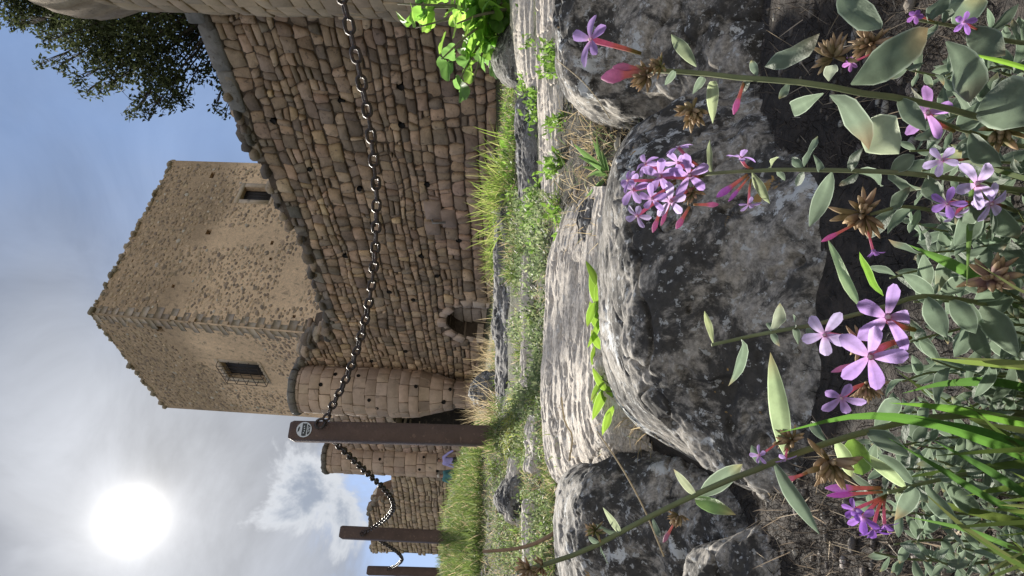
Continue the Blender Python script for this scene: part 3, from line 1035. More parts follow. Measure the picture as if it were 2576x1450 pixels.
wall = thing('castle_wall', 'tall brown rubble curtain wall with ragged top in front of the tower', 'wall', tuple(wall_map(np.array(6.0), np.array(base_at(6.0)), np.array(0.0))))


def wall_core():
    g = Geo()
    ss = np.unique(np.concatenate([np.arange(0, S_END, 0.22), ts[(ts > 0) & (ts < S_END)], [N_S - N_W, N_S + N_W, S_END]]))
    mc = (0.11, 0.082, 0.06)
    for a, b in zip(ss[:-1], ss[1:]):
        mid = (a + b) / 2
        lo = min(base_at(a), base_at(b)) - 0.9
        za, zb = top_at(a) - .03, top_at(b) - .03
        ta, tb = za, zb
        inn = N_S - N_W <= mid <= N_S + N_W
        bot = lo
        if inn:
            def arc(s):
                return N_SPR + math.sqrt(max(0, N_W ** 2 - (s - N_S) ** 2))
            la, lb = arc(a), arc(b)
        else:
            la = lb = lo
        S = np.array([a, b, b, a])
        g.add(wall_map(S, np.array([la, lb, tb, ta]), np.zeros(4)), [(0, 1, 2, 3)], tint=mc)
        g.add(wall_map(S, np.array([la, lb, tb, ta]), np.full(4, -1.1)), [(3, 2, 1, 0)], tint=mc)
        g.add(np.concatenate([wall_map(np.array([a, b]), np.array([ta, tb]), np.zeros(2)), wall_map(np.array([b, a]), np.array([tb, ta]), np.full(2, -1.1))]), [(0, 1, 2, 3)], tint=mc)
        if inn:
            g.add(np.concatenate([wall_map(np.array([a, b]), np.array([la, lb]), np.zeros(2)), wall_map(np.array([b, a]), np.array([lb, la]), np.full(2, -.55))]), [(0, 1, 2, 3)], tint=mc)
            g.add(wall_map(S, np.array([lo, lo, lb, la]), np.full(4, -.55)), [(0, 1, 2, 3)], tint=(0.16, 0.13, 0.105))
    for e in (N_S - N_W, N_S + N_W):
        lo = base_at(e) - .5
        g.add(wall_map(np.full(4, e), np.array([lo, lo, N_SPR, N_SPR]), np.array([0, -.55, -.55, 0])), [(0, 1, 2, 3)], tint=mc)
    for e in (0.0, S_END):
        lo = base_at(e) - .9
        g.add(wall_map(np.full(4, e), np.array([lo, lo, top_at(e) - .03, top_at(e) - .03]), np.array([0, -1.1, -1.1, 0])), [(0, 1, 2, 3)], tint=mc)
    obj('wall_core', g.mesh('wall_core'), M['mortar'], wall, tuple(wall.location))


wall_core()
rw = random.Random(11)
holes_w = [(rw.uniform(1.5, 12.5), rw.uniform(1.9, 6.0)) for _ in range(16)]


def wall_keep(a, b, w, h):
    if a > S_END - .05 or b + h * .35 > top_at(a) or b < base_at(a) - .4:
        return False
    if b + h / 2 > min(top_at(a - w / 2), top_at(a + w / 2)) + .06:
        return False
    if abs(a - N_S) < N_W + 0.22 + w * .2 and b < N_SPR and b > N_BOT - .4:
        return False
    if b >= N_SPR and math.hypot(a - N_S, b - N_SPR) < N_W + 0.20 + w * .12:
        return False
    return True


def wall_col(s, z):
    if top_at(s) - z < 0.35:
        return rw.choice([(0.20, 0.175, 0.145), (0.26, 0.22, 0.175), (0.31, 0.25, 0.19)])
    if 7.3 < s < 9.8 and z < base_at(s) + 1.5:
        return rw.choice([(0.46, 0.31, 0.22), (0.42, 0.295, 0.215)])
    if rw.random() < .03:
        return (0.56, 0.40, 0.235)
    return rw.choice(STONE_COLS)


ws = lay_rubble(0, S_END, 0.9, 10.0, (0.15, 0.33), (0.16, 0.48), wall_keep, wall_map, rw, wall_col)
# rounded cobbles and broken stones along the ragged top
for k in range(330):
    s = rw.uniform(0.5, S_END)
    if 2.0 < s < 4.6 and rw.random() < .8:
        continue
    w, h = rw.uniform(.14, .40), rw.uniform(.12, .28)
    n0 = rw.uniform(-.7, .06)
    p = round_poly(w, h, rw, .3, .1)
    fm = lambda S, Z, NN, n0=n0: wall_map(S, Z, NN + n0)
    V, q, t = stone_shape(p, s, float(top_at(s)) + rw.uniform(-.14, .09), fm, rw.uniform(.06, .20), .03, rw, .72, -.18)
    ws.append((V, q, t, jit(rw.choice([(0.19, 0.16, 0.13), (0.30, 0.24, 0.18), (0.14, 0.125, 0.11), (0.36, 0.28, 0.2)]), .25, rw)))
# long coping slabs on the right part of the top
s = 1.6
while s < 5.0:
    w = rw.uniform(.7, 1.1)
    p = round_poly(w - .02, .34, rw, .12, .05)
    V, q, t = stone_shape(p, s + w / 2, float(top_at(s + w / 2)) - .10, wall_map, .10, .01, rw, .9, -.5)
    ws.append((V, q, t, jit((0.26, 0.245, 0.225), .08, rw)))
    s += w
emit_stones(wall, ws, M['stone'])
# arch stones of the niche
for k in range(9):
    a0, a1 = math.pi * k / 9 + .02, math.pi * (k + 1) / 9 - .02
    r0, r1 = N_W, N_W + rw.uniform(.24, .32)
    aa = [(r0, a0), (r0, (a0 + a1) / 2), (r0, a1), (r1, a1), (r1, (a0 + a1) / 2), (r1, a0)]
    p = np.array([(-r * math.cos(a), r * math.sin(a)) for r, a in aa])
    V, q, t = stone_shape(p, N_S, N_SPR, wall_map, .06, .0, rw, .93, -.5)
    me = fastmesh('arch_stone', V, [np.array(q), np.array(t)], np.array(jit((0.52, 0.40, 0.31), .10, rw)))
    obj('arch_stone', me, M['ashlar'], wall, tuple(V.mean(0)))
for sd_ in (-1, 1):
    z = N_SPR
    while z > N_BOT - .3:
        h = rw.uniform(.25, .42)
        p = round_poly(.26, h - .015, rw, .08, .03)
        V, q, t = stone_shape(p, N_S + sd_ * (N_W + .13), z - h / 2, wall_map, .06, .0, rw, .93, -.5)
        me = fastmesh('jamb_stone', V, [np.array(q), np.array(t)], np.array(jit((0.56, 0.45, 0.36), .10, rw)))
        obj('jamb_stone', me, M['ashlar'], wall, tuple(V.mean(0)))
        z -= h
fm = lambda S, Z, NN: wall_map(S, Z, NN - .53)
z = N_BOT - .3
while z < N_TOP - .1:
    h = rw.uniform(.26, .36)
    for sgn, wd in ((-1, N_W * rw.uniform(.8, 1.1)), (1, N_W * rw.uniform(.8, 1.0))):
        p = round_poly(wd - .03, h - .02, rw, .08, .04)
        V, q, t = stone_shape(p, N_S + sgn * wd / 2, z + h / 2, fm, .05, 0, rw, .93, -.02)
        me = fastmesh('niche_block', V, [np.array(q), np.array(t)], np.array(jit((0.46, 0.37, 0.30), .2, rw)))
        obj('niche_block', me, M['ashlar'], wall, tuple(V.mean(0)))
    z += h
for (px, py) in ((1010, 215), (1012, 310), (905, 470), (1075, 460), (1060, 640), (690, 300), (940, 560), (1040, 750), (980, 730), (1020, 880), (935, 905), (870, 640), (780, 420), (1100, 690), (1155, 600), (860, 250)):
    hs, hz = wall_sz(px, py)
    n = 7
    rr_ = [rw.uniform(.05, .09) for _ in range(n)]
    S_ = np.array([hs + rr_[k] * math.cos(2 * math.pi * k / n) for k in range(n)] * 2)
    Z_ = np.array([hz + rr_[k] * math.sin(2 * math.pi * k / n) for k in range(n)] * 2)
    V = wall_map(S_, Z_, np.array([.085] * n + [.0] * n))
    g = Geo()
    g.add(V, [(k, (k + 1) % n, n + (k + 1) % n, n + k) for k in range(n)], [(0, k, k + 1) for k in range(1, n - 1)], (0.02, 0.02, 0.02))
    obj('putlog_shade_plug', g.mesh('putlog_shade_plug'), M['hole_shade'], wall, tuple(V.mean(0)))  # solid dark plug on the face, painted as a deep hole's shade
# two smooth blocks and an iron spout low on the wall
for (px, py, w, h) in ((1090, 525, .62, .42), (1130, 545, .62, .36), (1090, 570, .5, .4)):
    s, z = wall_sz(px, py)
    p = round_poly(w, h, rw, .08, .03)
    V, q, t = stone_shape(p, s, z, wall_map, .095, 0, rw, .95, 0.0)
    me = fastmesh('smooth_block', V, [np.array(q), np.array(t)], np.array(jit((0.36, 0.265, 0.21), .1, rw)))
    obj('smooth_block', me, M['ashlar'], wall, tuple(V.mean(0)))
g = Geo()
s, z = wall_sz(1086, 548)
s2, z2 = wall_sz(1122, 546)
g.tube(wall_map(np.array([s, s, s2]), np.array([z, z - .05, z2]), np.array([.02, .17, .19])), .03, 8, (0.3, 0.29, 0.28))
o = obj('spout', g.mesh('spout'), M['ashlar'], wall, tuple(wall_map(np.array(s), np.array(z), np.array(0.1))))
o['label'] = 'short grey spout with a pale streak on the smooth blocks'


# ---- round turrets
def turret(name, label, cx, cy, prof, ztop, zbot, ch, bw, cornice, cols, seed, th_mid, span, cor_tint=(0.19, 0.175, 0.155)):
    """prof: radius by height; blocks are laid on the side that faces the viewer"""
    r = random.Random(seed)
    t_ = thing(name, label, 'turret', (cx, cy, zbot))
    hz, hr = np.array([p[0] for p in prof]), np.array([p[1] for p in prof])
    rad = lambda z: np.interp(z, hz, hr)
    g = Geo()
    zz = np.linspace(zbot, ztop, 30)
    th = np.linspace(0, 2 * np.pi, 49)[:-1]
    V = np.array([(cx + (rad(z) - .03) * math.sin(a), cy + (rad(z) - .03) * math.cos(a), z) for z in zz for a in th])
    q = [(i * 48 + j, i * 48 + (j + 1) % 48, (i + 1) * 48 + (j + 1) % 48, (i + 1) * 48 + j) for i in range(29) for j in range(48)]
    V = np.concatenate([V, [[cx, cy, ztop]]])
    tt = [(29 * 48 + j, 29 * 48 + (j + 1) % 48, 30 * 48) for j in range(48)]
    g.add(V, q, tt, (0.20, 0.165, 0.13))
    obj('core', g.mesh('core', True), M['mortar'], t_, (cx, cy, zbot))
    R0 = float(rad(ztop))

    def fmap(S, Z, NN):
        S, Z, NN = np.broadcast_arrays(S, Z, NN)
        a = S / R0 + th_mid
        rr = rad(Z) + NN
        return np.stack([cx + rr * np.sin(a), cy + rr * np.cos(a), Z], -1)
    st = []
    z = zbot
    while z < ztop - .04:
        h = min(r.uniform(*ch), ztop - z)
        if h < .08:
            break
        s = -span * R0 - r.uniform(0, bw[1])
        while s < span * R0:
            w = r.uniform(*bw)
            n = max(2, int(w / 0.16))
            if r.random() > 0.02:
                c = .04 * h
                xs = np.linspace(-w / 2 + .008, w / 2 - .008, n + 1)
                p = np.array([(x, -h / 2 + .006) for x in xs] + [(x, h / 2 - .006) for x in xs[::-1]])
                p += np.array([[r.uniform(-.006, .006), r.uniform(-.006, .006)] for _ in p])
                V, q, t = stone_shape(p, s + w / 2, z + h / 2, fmap, .012 * r.uniform(.4, 1.8), .002, r, .93, -.06)
                m_ = len(p)
                # flat inner face follows the curve: strip instead of a fan
                keep_q = q
                k = n + 1
                q2 = [(2 * m_ + i, 2 * m_ + i + 1, 2 * m_ + m_ - 2 - i, 2 * m_ + m_ - 1 - i) for i in range(n)]
                st.append((V[:-1], keep_q + q2, [], jit(r.choice(cols), .12, r)))
            s += w
        z += h
    for V, q, t, tint in st[:0]:
        pass
    # part objects
    order = sorted(range(len(st)), key=lambda i: -np.linalg.norm(st[i][0].max(0) - st[i][0].min(0)))
    vis = []
    for i in order:
        x, y = proj(st[i][0].mean(0))
        vis.append(-60 < x < W0 + 60 and -60 < y < H0 + 60)
    order = [i for i, v in zip(order, vis) if v] + [i for i, v in zip(order, vis) if not v]
    rest = Geo()
    for k, i in enumerate(order):
        V, q, t, tint = st[i]
        if k < 300:
            obj('block', fastmesh('block', V, [np.array(q)], np.array(tint)), M['ashlar'], t_, tuple(V.mean(0)))
        else:
            rest.add(V, q, (), tint)
    if rest.n:
        o = obj('block_courses', rest.mesh('block_courses'), M['ashlar'], t_, (cx, cy, zbot))
        o['kind'] = 'stuff'
    # cornice of separate stones
    pr = cornice
    nb = max(14, int(2 * np.pi * R0 / .55))
    for kb in range(nb):
        a0, a1 = 2 * np.pi * kb / nb + .012 / R0, 2 * np.pi * (kb + 1) / nb - .012 / R0
        jr, jz = r.uniform(-.02, .025), r.uniform(-.02, .015)
        V, q = [], []
        m_ = 4
        for (dr, dz) in pr:
            for j_ in range(m_):
                a = a0 + (a1 - a0) * j_ / (m_ - 1)
                rr = R0 + dr + (jr + r.uniform(-.012, .012) if dr > -.1 else 0)
                V.append((cx + rr * math.sin(a), cy + rr * math.cos(a), ztop + dz + (jz + r.uniform(-.01, .01) if dr > -.1 else 0)))
        for i_ in range(len(pr) - 1):
            for j_ in range(m_ - 1):
                q.append((i_ * m_ + j_, i_ * m_ + j_ + 1, (i_ + 1) * m_ + j_ + 1, (i_ + 1) * m_ + j_))
        V = np.array(V)
        x_, y_ = proj(V.mean(0))
        g = Geo()
        n0 = len(pr)
        # closed ends
        V = np.concatenate([V, [[cx + (R0 - .3) * math.sin(a_), cy + (R0 - .3) * math.cos(a_), ztop + .05] for a_ in (a0, a1)]])
        t = [(i_ * m_, (i_ + 1) * m_, n0 * m_) for i_ in range(n0 - 1)] + [(i_ * m_ + m_ - 1, (i_ + 1) * m_ + m_ - 1, n0 * m_ + 1) for i_ in range(n0 - 1)]
        g.add(V, q, t, jit(cor_tint, .16, r))
        obj('cornice_stone', g.mesh('cornice_stone'), M['stone'], t_, tuple(V.mean(0)))
    # putlog holes as dark plugs, the shade inside them painted
    for k in range(9):
        a = th_mid + r.uniform(-.75, .75)
        z = r.uniform(zbot + .8, ztop - .4)
        rr = float(rad(z)) + .018
        s_ = r.uniform(.045, .075)
        tx = np.array([math.cos(a), -math.sin(a), 0])
        nn = np.array([math.sin(a), math.cos(a), 0])
        c = np.array([cx, cy, z]) + rr * nn
        ang = np.linspace(0, 2 * np.pi, 8)[:-1]
        Vv = [c + s_ * (math.cos(b) * tx + math.sin(b) * np.array([0, 0, 1])) * r.uniform(.8, 1.1) + 0.006 * nn for b in ang]
        Vb = [v - .10 * nn for v in Vv]
        g = Geo()
        g.add(Vv + Vb, [(i, (i + 1) % 7, 7 + (i + 1) % 7, 7 + i) for i in range(7)], [(0, i, i + 1) for i in range(1, 6)], (0.02, 0.02, 0.02))
        obj('putlog_shade_plug', g.mesh('putlog_shade_plug'), M['hole_shade'], t_, tuple(c))
    return t_


COR = [(-.02, -.02), (.05, .0), (.09, .06), (.10, .14), (.07, .22), (.0, .26), (-.25, .28), (-.9, .29)]
pc = at(950, 985, 23.4)
zt1 = at(752, 985, 23.0)[2]
zb1 = at(1200, 985, 23.0)[2]
tdir = math.atan2(-pc[0], -pc[1])
turret('round_turret', 'near round ashlar turret with dark ring cornice beside the gate arch', pc[0], pc[1],
       [(zb1, .42), (zb1 + .78, .46), (zb1 + .82, .53), (zb1 + 1.3, .58), (zb1 + 1.34, .66), (zb1 + 1.83, .71), (zb1 + 1.87, .77), (zb1 + 2.6, .83), (zt1, .81)], zt1, zb1, (.30, .42), (.32, .62), COR, ASH_COLS, 5, tdir, 1.75)
pc2 = at(960, 1156, 28.5)
zt2 = at(822, 1156, 28.0)[2]
zb2 = at(1200, 1156, 28.0)[2]
turret('round_turret', 'far round ashlar turret just beyond the nearest post', pc2[0], pc2[1], [(zb2, .62), (zt2, .62)], zt2, zb2, (.32, .48), (.34, .6),
       [(a * .8, b * .8) for a, b in COR], ASH_COLS, 6, math.atan2(-pc2[0], -pc2[1]), 1.7)
# big corner turret at the right edge
R3c, R3r = np.array([6.55, 10.1]), 2.47
zt3 = at(330, 40, 11.3)[2]
turret('round_turret', 'big tan rubble turret cut off by the top edge beside the tree', R3c[0], R3c[1], [(0.3, R3r + .1), (zt3, R3r)], zt3, 0.3, (.2, .36), (.28, .6),
       [(-.02, -.25), (.02, -.2), (.10, .05), (.16, .25), (.18, .5), (.12, .75), (.0, .85), (-.4, .9), (-2.0, .9)], [(0.54, 0.41, 0.27), (0.49, 0.375, 0.255), (0.58, 0.44, 0.29), (0.44, 0.345, 0.24)], 8, math.atan2(-R3c[0], -R3c[1]), 1.3, (0.36, 0.29, 0.22))


# ---- generic straight wall piece
def wall_piece(name, label, A, B, top_pts, zlo, thick, ch, sw, cols, seed, arch=None, limit=300):
    A, B = np.array(A, float), np.array(B, float)
    L = np.linalg.norm(B - A)
    D = (B - A) / L
    Nn = np.array([-D[1], D[0]])
    if Nn @ (-A) < 0:
        Nn = -Nn
    r = random.Random(seed)

    def fm(s, z, n):
        s, z, n = np.broadcast_arrays(np.asarray(s, float), z, n)
        return np.concatenate([A + s[..., None] * D + n[..., None] * Nn, z[..., None]], -1)
    pts = sorted(plane_hit(px, py, A, D, Nn) for px, py in top_pts)
    xs, zs = np.array([p[0] for p in pts]), np.array([p[1] for p in pts])
    top = lambda s: np.interp(s, xs, zs)
    t_ = thing(name, label, 'wall', tuple(fm(np.array(L / 2), np.array(zlo), np.array(0.0))))
    g = Geo()
    mc = (0.11, 0.082, 0.06)
    if arch:
        ac, aw, spr = arch
    ss = np.unique(np.concatenate([np.arange(0, L, .15), xs[(xs > 0) & (xs < L)], [L]] + ([[ac - aw, ac + aw]] if arch else [])))
    for a, b in zip(ss[:-1], ss[1:]):
        mid = (a + b) / 2
        la = lb = zlo
        inn = arch and abs(mid - ac) < aw
        if inn:
            la = spr + math.sqrt(max(0, aw ** 2 - (a - ac) ** 2))
            lb = spr + math.sqrt(max(0, aw ** 2 - (b - ac) ** 2))
        ta, tb = float(top(a)), float(top(b))
        S = np.array([a, b, b, a])
        g.add(fm(S, np.array([la, lb, tb, ta]), np.zeros(4)), [(0, 1, 2, 3)], tint=mc)
        g.add(fm(S, np.array([zlo, zlo, tb, ta]), np.full(4, -thick)), [(3, 2, 1, 0)], tint=mc)
        g.add(np.concatenate([fm(np.array([a, b]), np.array([ta, tb]), np.zeros(2)), fm(np.array([b, a]), np.array([tb, ta]), np.full(2, -thick))]), [(0, 1, 2, 3)], tint=mc)
        if inn:
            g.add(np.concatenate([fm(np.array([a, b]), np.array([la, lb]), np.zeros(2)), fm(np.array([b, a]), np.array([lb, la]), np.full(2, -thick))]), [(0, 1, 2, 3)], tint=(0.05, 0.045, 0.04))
    ends = [0, L]
    for e in ends:
        te = float(top(e))
        g.add(fm(np.full(4, e), np.array([zlo, zlo, te, te]), np.array([0, -thick, -thick, 0])), [(0, 1, 2, 3)], tint=mc)
    if arch:
        for e in (ac - aw, ac + aw):
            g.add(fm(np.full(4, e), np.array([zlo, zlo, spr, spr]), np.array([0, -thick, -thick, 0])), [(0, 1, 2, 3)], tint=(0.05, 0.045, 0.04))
    obj('wall_core', g.mesh('wall_core'), M['mortar'], t_, tuple(t_.location))

    def keep(a, b, w, h):
        if a < 0 or a > L or b + h / 2 > top(a) + .05 or b < zlo:
            return False
        if arch and abs(a - ac) < aw + .2 and b < spr:
            return False
        if arch and b >= spr and math.hypot(a - ac, b - spr) < aw + .25:
            return False
        return r.random() > .004
    st = lay_rubble(0, L, zlo, float(zs.max()) + .3, ch, sw, keep, fm, r, lambda a, b: r.choice(cols), .045, .014)
    for k in range(int(L * 10)):
        s = r.uniform(0, L)
        p = round_poly(r.uniform(.15, .32), r.uniform(.12, .24), r, .3, .1)
        n0 = r.uniform(-thick * .7, 0)
        V, q, t = stone_shape(p, s, float(top(s)) + r.uniform(-.08, .04), lambda S, Z, NN: fm(S, Z, NN + n0), r.uniform(.06, .12), .02, r, .7, -.12)
        st.append((V, q, t, jit((0.20, 0.18, 0.15), .2, r)))
    if arch:
        for k in range(7):
            a0, a1 = math.pi * k / 7 + .02, math.pi * (k + 1) / 7 - .02
            aa = [(aw, a0), (aw, (a0 + a1) / 2), (aw, a1), (aw + .25, a1), (aw + .25, (a0 + a1) / 2), (aw + .25, a0)]
            p = np.array([(-q_ * math.cos(a), q_ * math.sin(a)) for q_, a in aa])
            V, q, t = stone_shape(p, ac, spr, fm, .05, 0, r, .93, -.4)
            obj('arch_stone', fastmesh('arch_stone', V, [np.array(q), np.array(t)], np.array(jit((0.42, 0.34, 0.25), .1, r))), M['ashlar'], t_, tuple(V.mean(0)))
    emit_stones(t_, st, M['stone'], limit)
    return t_, fm, (A, D, Nn)


g0 = at(1000, 1010, 24.6)
g1 = at(1000, 1150, 28.6)
gd = np.array([g1[0] - g0[0], g1[1] - g0[1]])
gl = np.linalg.norm(gd)
gd /= gl
gn = np.array([-gd[1], gd[0]])
if gn @ (-g0[:2]) < 0:
    gn = -gn
sA, zA = plane_hit(1005, 1050, g0[:2], gd, gn)
sB, zB = plane_hit(1100, 1022, g0[:2], gd, gn)
sC, zC = plane_hit(1100, 1088, g0[:2], gd, gn)
aw = abs(sC - sB) / 2
wall_piece('gate_wall', 'short ashlar gate wall with a dark round arch between the two turrets', g0[:2], g1[:2], [(838, 1000), (838, 1060), (842, 1100), (860, 1160)],
           zB - 1.6, 1.6, (.26, .40), (.3, .6), ASH_COLS, 14, ((sB + sC) / 2, aw, plane_hit(1050, 1055, g0[:2], gd, gn)[1] - .2), 120)
l0 = at(1000, 1188, 29.0)
l1 = at(1000, 1390, 33.0)
wall_piece('ruined_wall', 'low ruined rubble wall with a stepped broken top behind the far posts', l0[:2], l1[:2],
           [(975, 1180), (985, 1196), (988, 1225), (984, 1240), (985, 1252), (955, 1262), (940, 1270), (928, 1285), (930, 1310), (930, 1340), (932, 1360), (936, 1375), (934, 1392)],
           at(1200, 1290, 31)[2], 1.0, (.16, .30), (.2, .46), [(0.44, 0.34, 0.235), (0.49, 0.375, 0.26), (0.38, 0.295, 0.215), (0.52, 0.40, 0.275)], 15)

# ---- the square tower
TW = {}
TW['rt'] = at(228, 792, 26.0)                     # near corner, top
TW['Rt'] = at(435, 404, 31.0)
TW['Lt'] = at(414, 1026, 31.2)


def low_corner(top, px, py, Y):
    """corner line extended to the ground through a lower pixel"""
    b = at(px, py, Y)
    k = (top[2] - 1.6) / (top[2] - b[2])
    return top + (b - top) * k


TW['rb'] = low_corner(TW['rt'], 832, 846, 25.7)
TW['Rb'] = low_corner(TW['Rt'], 655, 411, 31.0)
TW['Lb'] = low_corner(TW['Lt'], 750, 1048, 31.0)
tower = thing('castle_tower', 'tall square tan rubble tower with two small windows rising behind the curtain wall', 'tower', tuple(TW['rb']))
MORT = (0.78, 0.575, 0.385)


class Face:
    def __init__(self, tl, tr, bl, br):
        self.tl, self.tr, self.bl, self.br = tl, tr, bl, br
        self.w = np.linalg.norm(tr - tl)
        self.h = np.linalg.norm(bl - tl)
        n = np.cross(tr - tl, bl - tl)
        n /= np.linalg.norm(n)
        if n @ (CAM - tl) < 0:
            n = -n
        self.n = n

    def P(self, s, z, nn=0.0):
        """s across in metres from the left, z down from the top in metres"""
        s, z, nn = np.broadcast_arrays(np.asarray(s, float), np.asarray(z, float), np.asarray(nn, float))
        u, v = (s / self.w)[..., None], (z / self.h)[..., None]
        return (self.tl * (1 - u) + self.tr * u) * (1 - v) + (self.bl * (1 - u) + self.br * u) * v + nn[..., None] * self.n

    def hit(self, px, py):
        from math import inf
        u, v = .5, .3
        for _ in range(40):
            p = self.P(u * self.w, v * self.h)
            x, y = proj(p)
            e = np.array([px - x, py - y])
            d = 1e-3
            xa, ya = proj(self.P((u + d) * self.w, v * self.h))
            xb, yb = proj(self.P(u * self.w, (v + d) * self.h))
            J = np.array([[(xa - x) / d, (xb - x) / d], [(ya - y) / d, (yb - y) / d]])
            st_ = np.linalg.solve(J, e)
            u, v = u + np.clip(st_[0], -.3, .3), v + np.clip(st_[1], -.3, .3)
        return u * self.w, v * self.h


FR = Face(TW['rt'], TW['Rt'], TW['rb'], TW['Rb'])
FL = Face(TW['Lt'], TW['rt'], TW['Lb'], TW['rb'])


def tower_face(F, holes, seed, vis_depth):
    """mortar face with real openings, then rubble stones set into it"""
    r = random.Random(seed)
    g = Geo()

    gs, gz = np.meshgrid(np.arange(0, F.w + .3, .1), np.arange(0, F.h + .3, .1), indexing='ij')
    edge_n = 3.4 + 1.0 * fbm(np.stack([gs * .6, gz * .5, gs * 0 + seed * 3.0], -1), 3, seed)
    var_n = 1 + .22 * fbm(np.stack([gs * .9, gz * .35, gs * 0 + seed + 40.0], -1), 3, seed + 7)
    skip_n = vnoise(np.stack([gs * .7, gz * .7, gs * 0 + seed], -1))

    def lk(A_, s, z):
        return A_[min(A_.shape[0] - 1, max(0, int(s * 10))), min(A_.shape[1] - 1, max(0, int(z * 10)))]

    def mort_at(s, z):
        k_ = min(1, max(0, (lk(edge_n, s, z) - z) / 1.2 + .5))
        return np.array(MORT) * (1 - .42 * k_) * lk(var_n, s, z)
    us = sorted(set([0, F.w] + [v for h in holes for v in (h[0], h[1])] + list(np.arange(.25, F.w, .25))))
    vs = sorted(set([0, F.h] + [v for h in holes for v in (h[2], h[3])] + list(np.arange(.25, F.h, .25))))
    for a, b in zip(us[:-1], us[1:]):
        for c, d in zip(vs[:-1], vs[1:]):
            if b - a < 1e-6 or d - c < 1e-6:
                continue
            m1, m2 = (a + b) / 2, (c + d) / 2
            if any(h[0] < m1 < h[1] and h[2] < m2 < h[3] for h in holes):
                continue
            q = np.array([[a, d], [b, d], [b, c], [a, c]])
            dark = np.array(MORT) * (0.78 if m2 < 3.6 else 1.0)
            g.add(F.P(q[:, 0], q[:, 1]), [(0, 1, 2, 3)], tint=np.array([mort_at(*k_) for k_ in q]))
    for (a, b, c, d, dep) in holes:
        cr = [(a, c), (b, c), (b, d), (a, d)]
        for k in range(4):
            (s0, z0), (s1, z1) = cr[k], cr[(k + 1) % 4]
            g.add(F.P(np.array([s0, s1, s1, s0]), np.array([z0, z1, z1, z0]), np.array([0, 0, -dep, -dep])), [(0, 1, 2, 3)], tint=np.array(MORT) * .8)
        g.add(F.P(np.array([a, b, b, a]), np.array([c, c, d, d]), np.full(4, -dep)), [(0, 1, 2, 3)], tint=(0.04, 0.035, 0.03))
    st = []
    cell = .165
    for i in range(int(F.w / cell) + 1):
        for j in range(int(vis_depth / cell) + 1):
            s = (i + r.uniform(.1, .9)) * cell
            z = (j + r.uniform(.1, .9)) * cell
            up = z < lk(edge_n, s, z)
            if r.random() > (.95 if up else .90):
                continue
            if s < .22 or s > F.w - .22:
                continue
            if any(h[0] - .16 < s < h[1] + .16 and h[2] - .16 < z < h[3] + .16 for h in holes):
                continue
            if lk(skip_n, s, z) > .55:
                continue
            w = r.uniform(.10, .21) * (1.45 if r.random() < .12 else 1)
            h = w * r.uniform(.5, .85)
            nseg = r.choice((5, 6, 7))
            rot = r.uniform(-.5, .5)
            a0 = r.uniform(0, 6)
            p = np.array([(w / 2 * math.cos(a0 + 2 * math.pi * k / nseg) * r.uniform(.75, 1.1), h / 2 * math.sin(a0 + 2 * math.pi * k / nseg) * r.uniform(.75, 1.1)) for k in range(nseg)])
            cr, sr = math.cos(rot), math.sin(rot)
            p = p @ np.array([[cr, -sr], [sr, cr]])
            V, q, t = stone_shape(p, s, z, F.P, r.uniform(.005, .020), .004, r, .86, -.03)
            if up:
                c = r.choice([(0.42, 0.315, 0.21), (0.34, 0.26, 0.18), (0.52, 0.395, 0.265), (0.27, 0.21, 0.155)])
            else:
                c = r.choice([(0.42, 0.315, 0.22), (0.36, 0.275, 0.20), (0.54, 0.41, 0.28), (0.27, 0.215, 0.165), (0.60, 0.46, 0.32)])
            if r.random() < .03:
                c = (0.52, 0.46, 0.38)
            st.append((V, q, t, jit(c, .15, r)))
    return g, st


# openings, from the photograph
def hole(F, p0, p1, dep):
    a = F.hit(*p0)
    b = F.hit(*p1)
    return (min(a[0], b[0]), max(a[0], b[0]), min(a[1], b[1]), max(a[1], b[1]), dep)


wR = hole(FR, (603, 502), (690, 474), .32)
holesR = [wR, hole(FR, (526, 448), (543, 434), .3), hole(FR, (516, 590), (534, 578), .3), hole(FR, (679, 616), (690, 606), .25), hole(FR, (430, 724), (442, 716), .25),
          hole(FR, (676, 655), (686, 648), .25), hole(FR, (735, 800), (745, 793), .2), hole(FR, (330, 660), (337, 652), .2)]
wL = hole(FL, (578, 950), (650, 918), .30)
holesL = [wL, hole(FL, (396, 834), (406, 822), .3), hole(FL, (430, 812), (438, 806), .2), hole(FL, (478, 817), (487, 810), .2), hole(FL, (523, 823), (530, 817), .2),
          hole(FL, (561, 827), (570, 820), .2), hole(FL, (604, 831), (612, 825), .2), hole(FL, (654, 833), (662, 828), .2)]
for F, holes, seed, nm in ((FR, holesR, 3, 'right'), (FL, holesL, 4, 'left')):
    g, st = tower_face(F, holes, seed, 12.0)
    obj('wall_face', g.mesh('wall_face'), None, tower, tuple(tower.location)).data.materials.append(M['mortar'])
    emit_stones(tower, st, M['rubble'], 150, 'stone', 'rubble_stones')
# hidden back faces and roof
g = Geo()
bk_t = TW['Lt'] + TW['Rt'] - TW['rt']
bk_b = TW['Lb'] + TW['Rb'] - TW['rb']
g.add([TW['Rt'], bk_t, bk_b, TW['Rb'], TW['Lt'], TW['Lb'], TW['rt'] - [0, 0, .15], TW['Rt'] - [0, 0, .15], bk_t - [0, 0, .15], TW['Lt'] - [0, 0, .15]],
      [(0, 1, 2, 3), (1, 4, 5, 2), (6, 7, 8, 9)], tint=MORT)
obj('back_wall', g.mesh('back_wall'), M['mortar'], tower, tuple(tower.location))
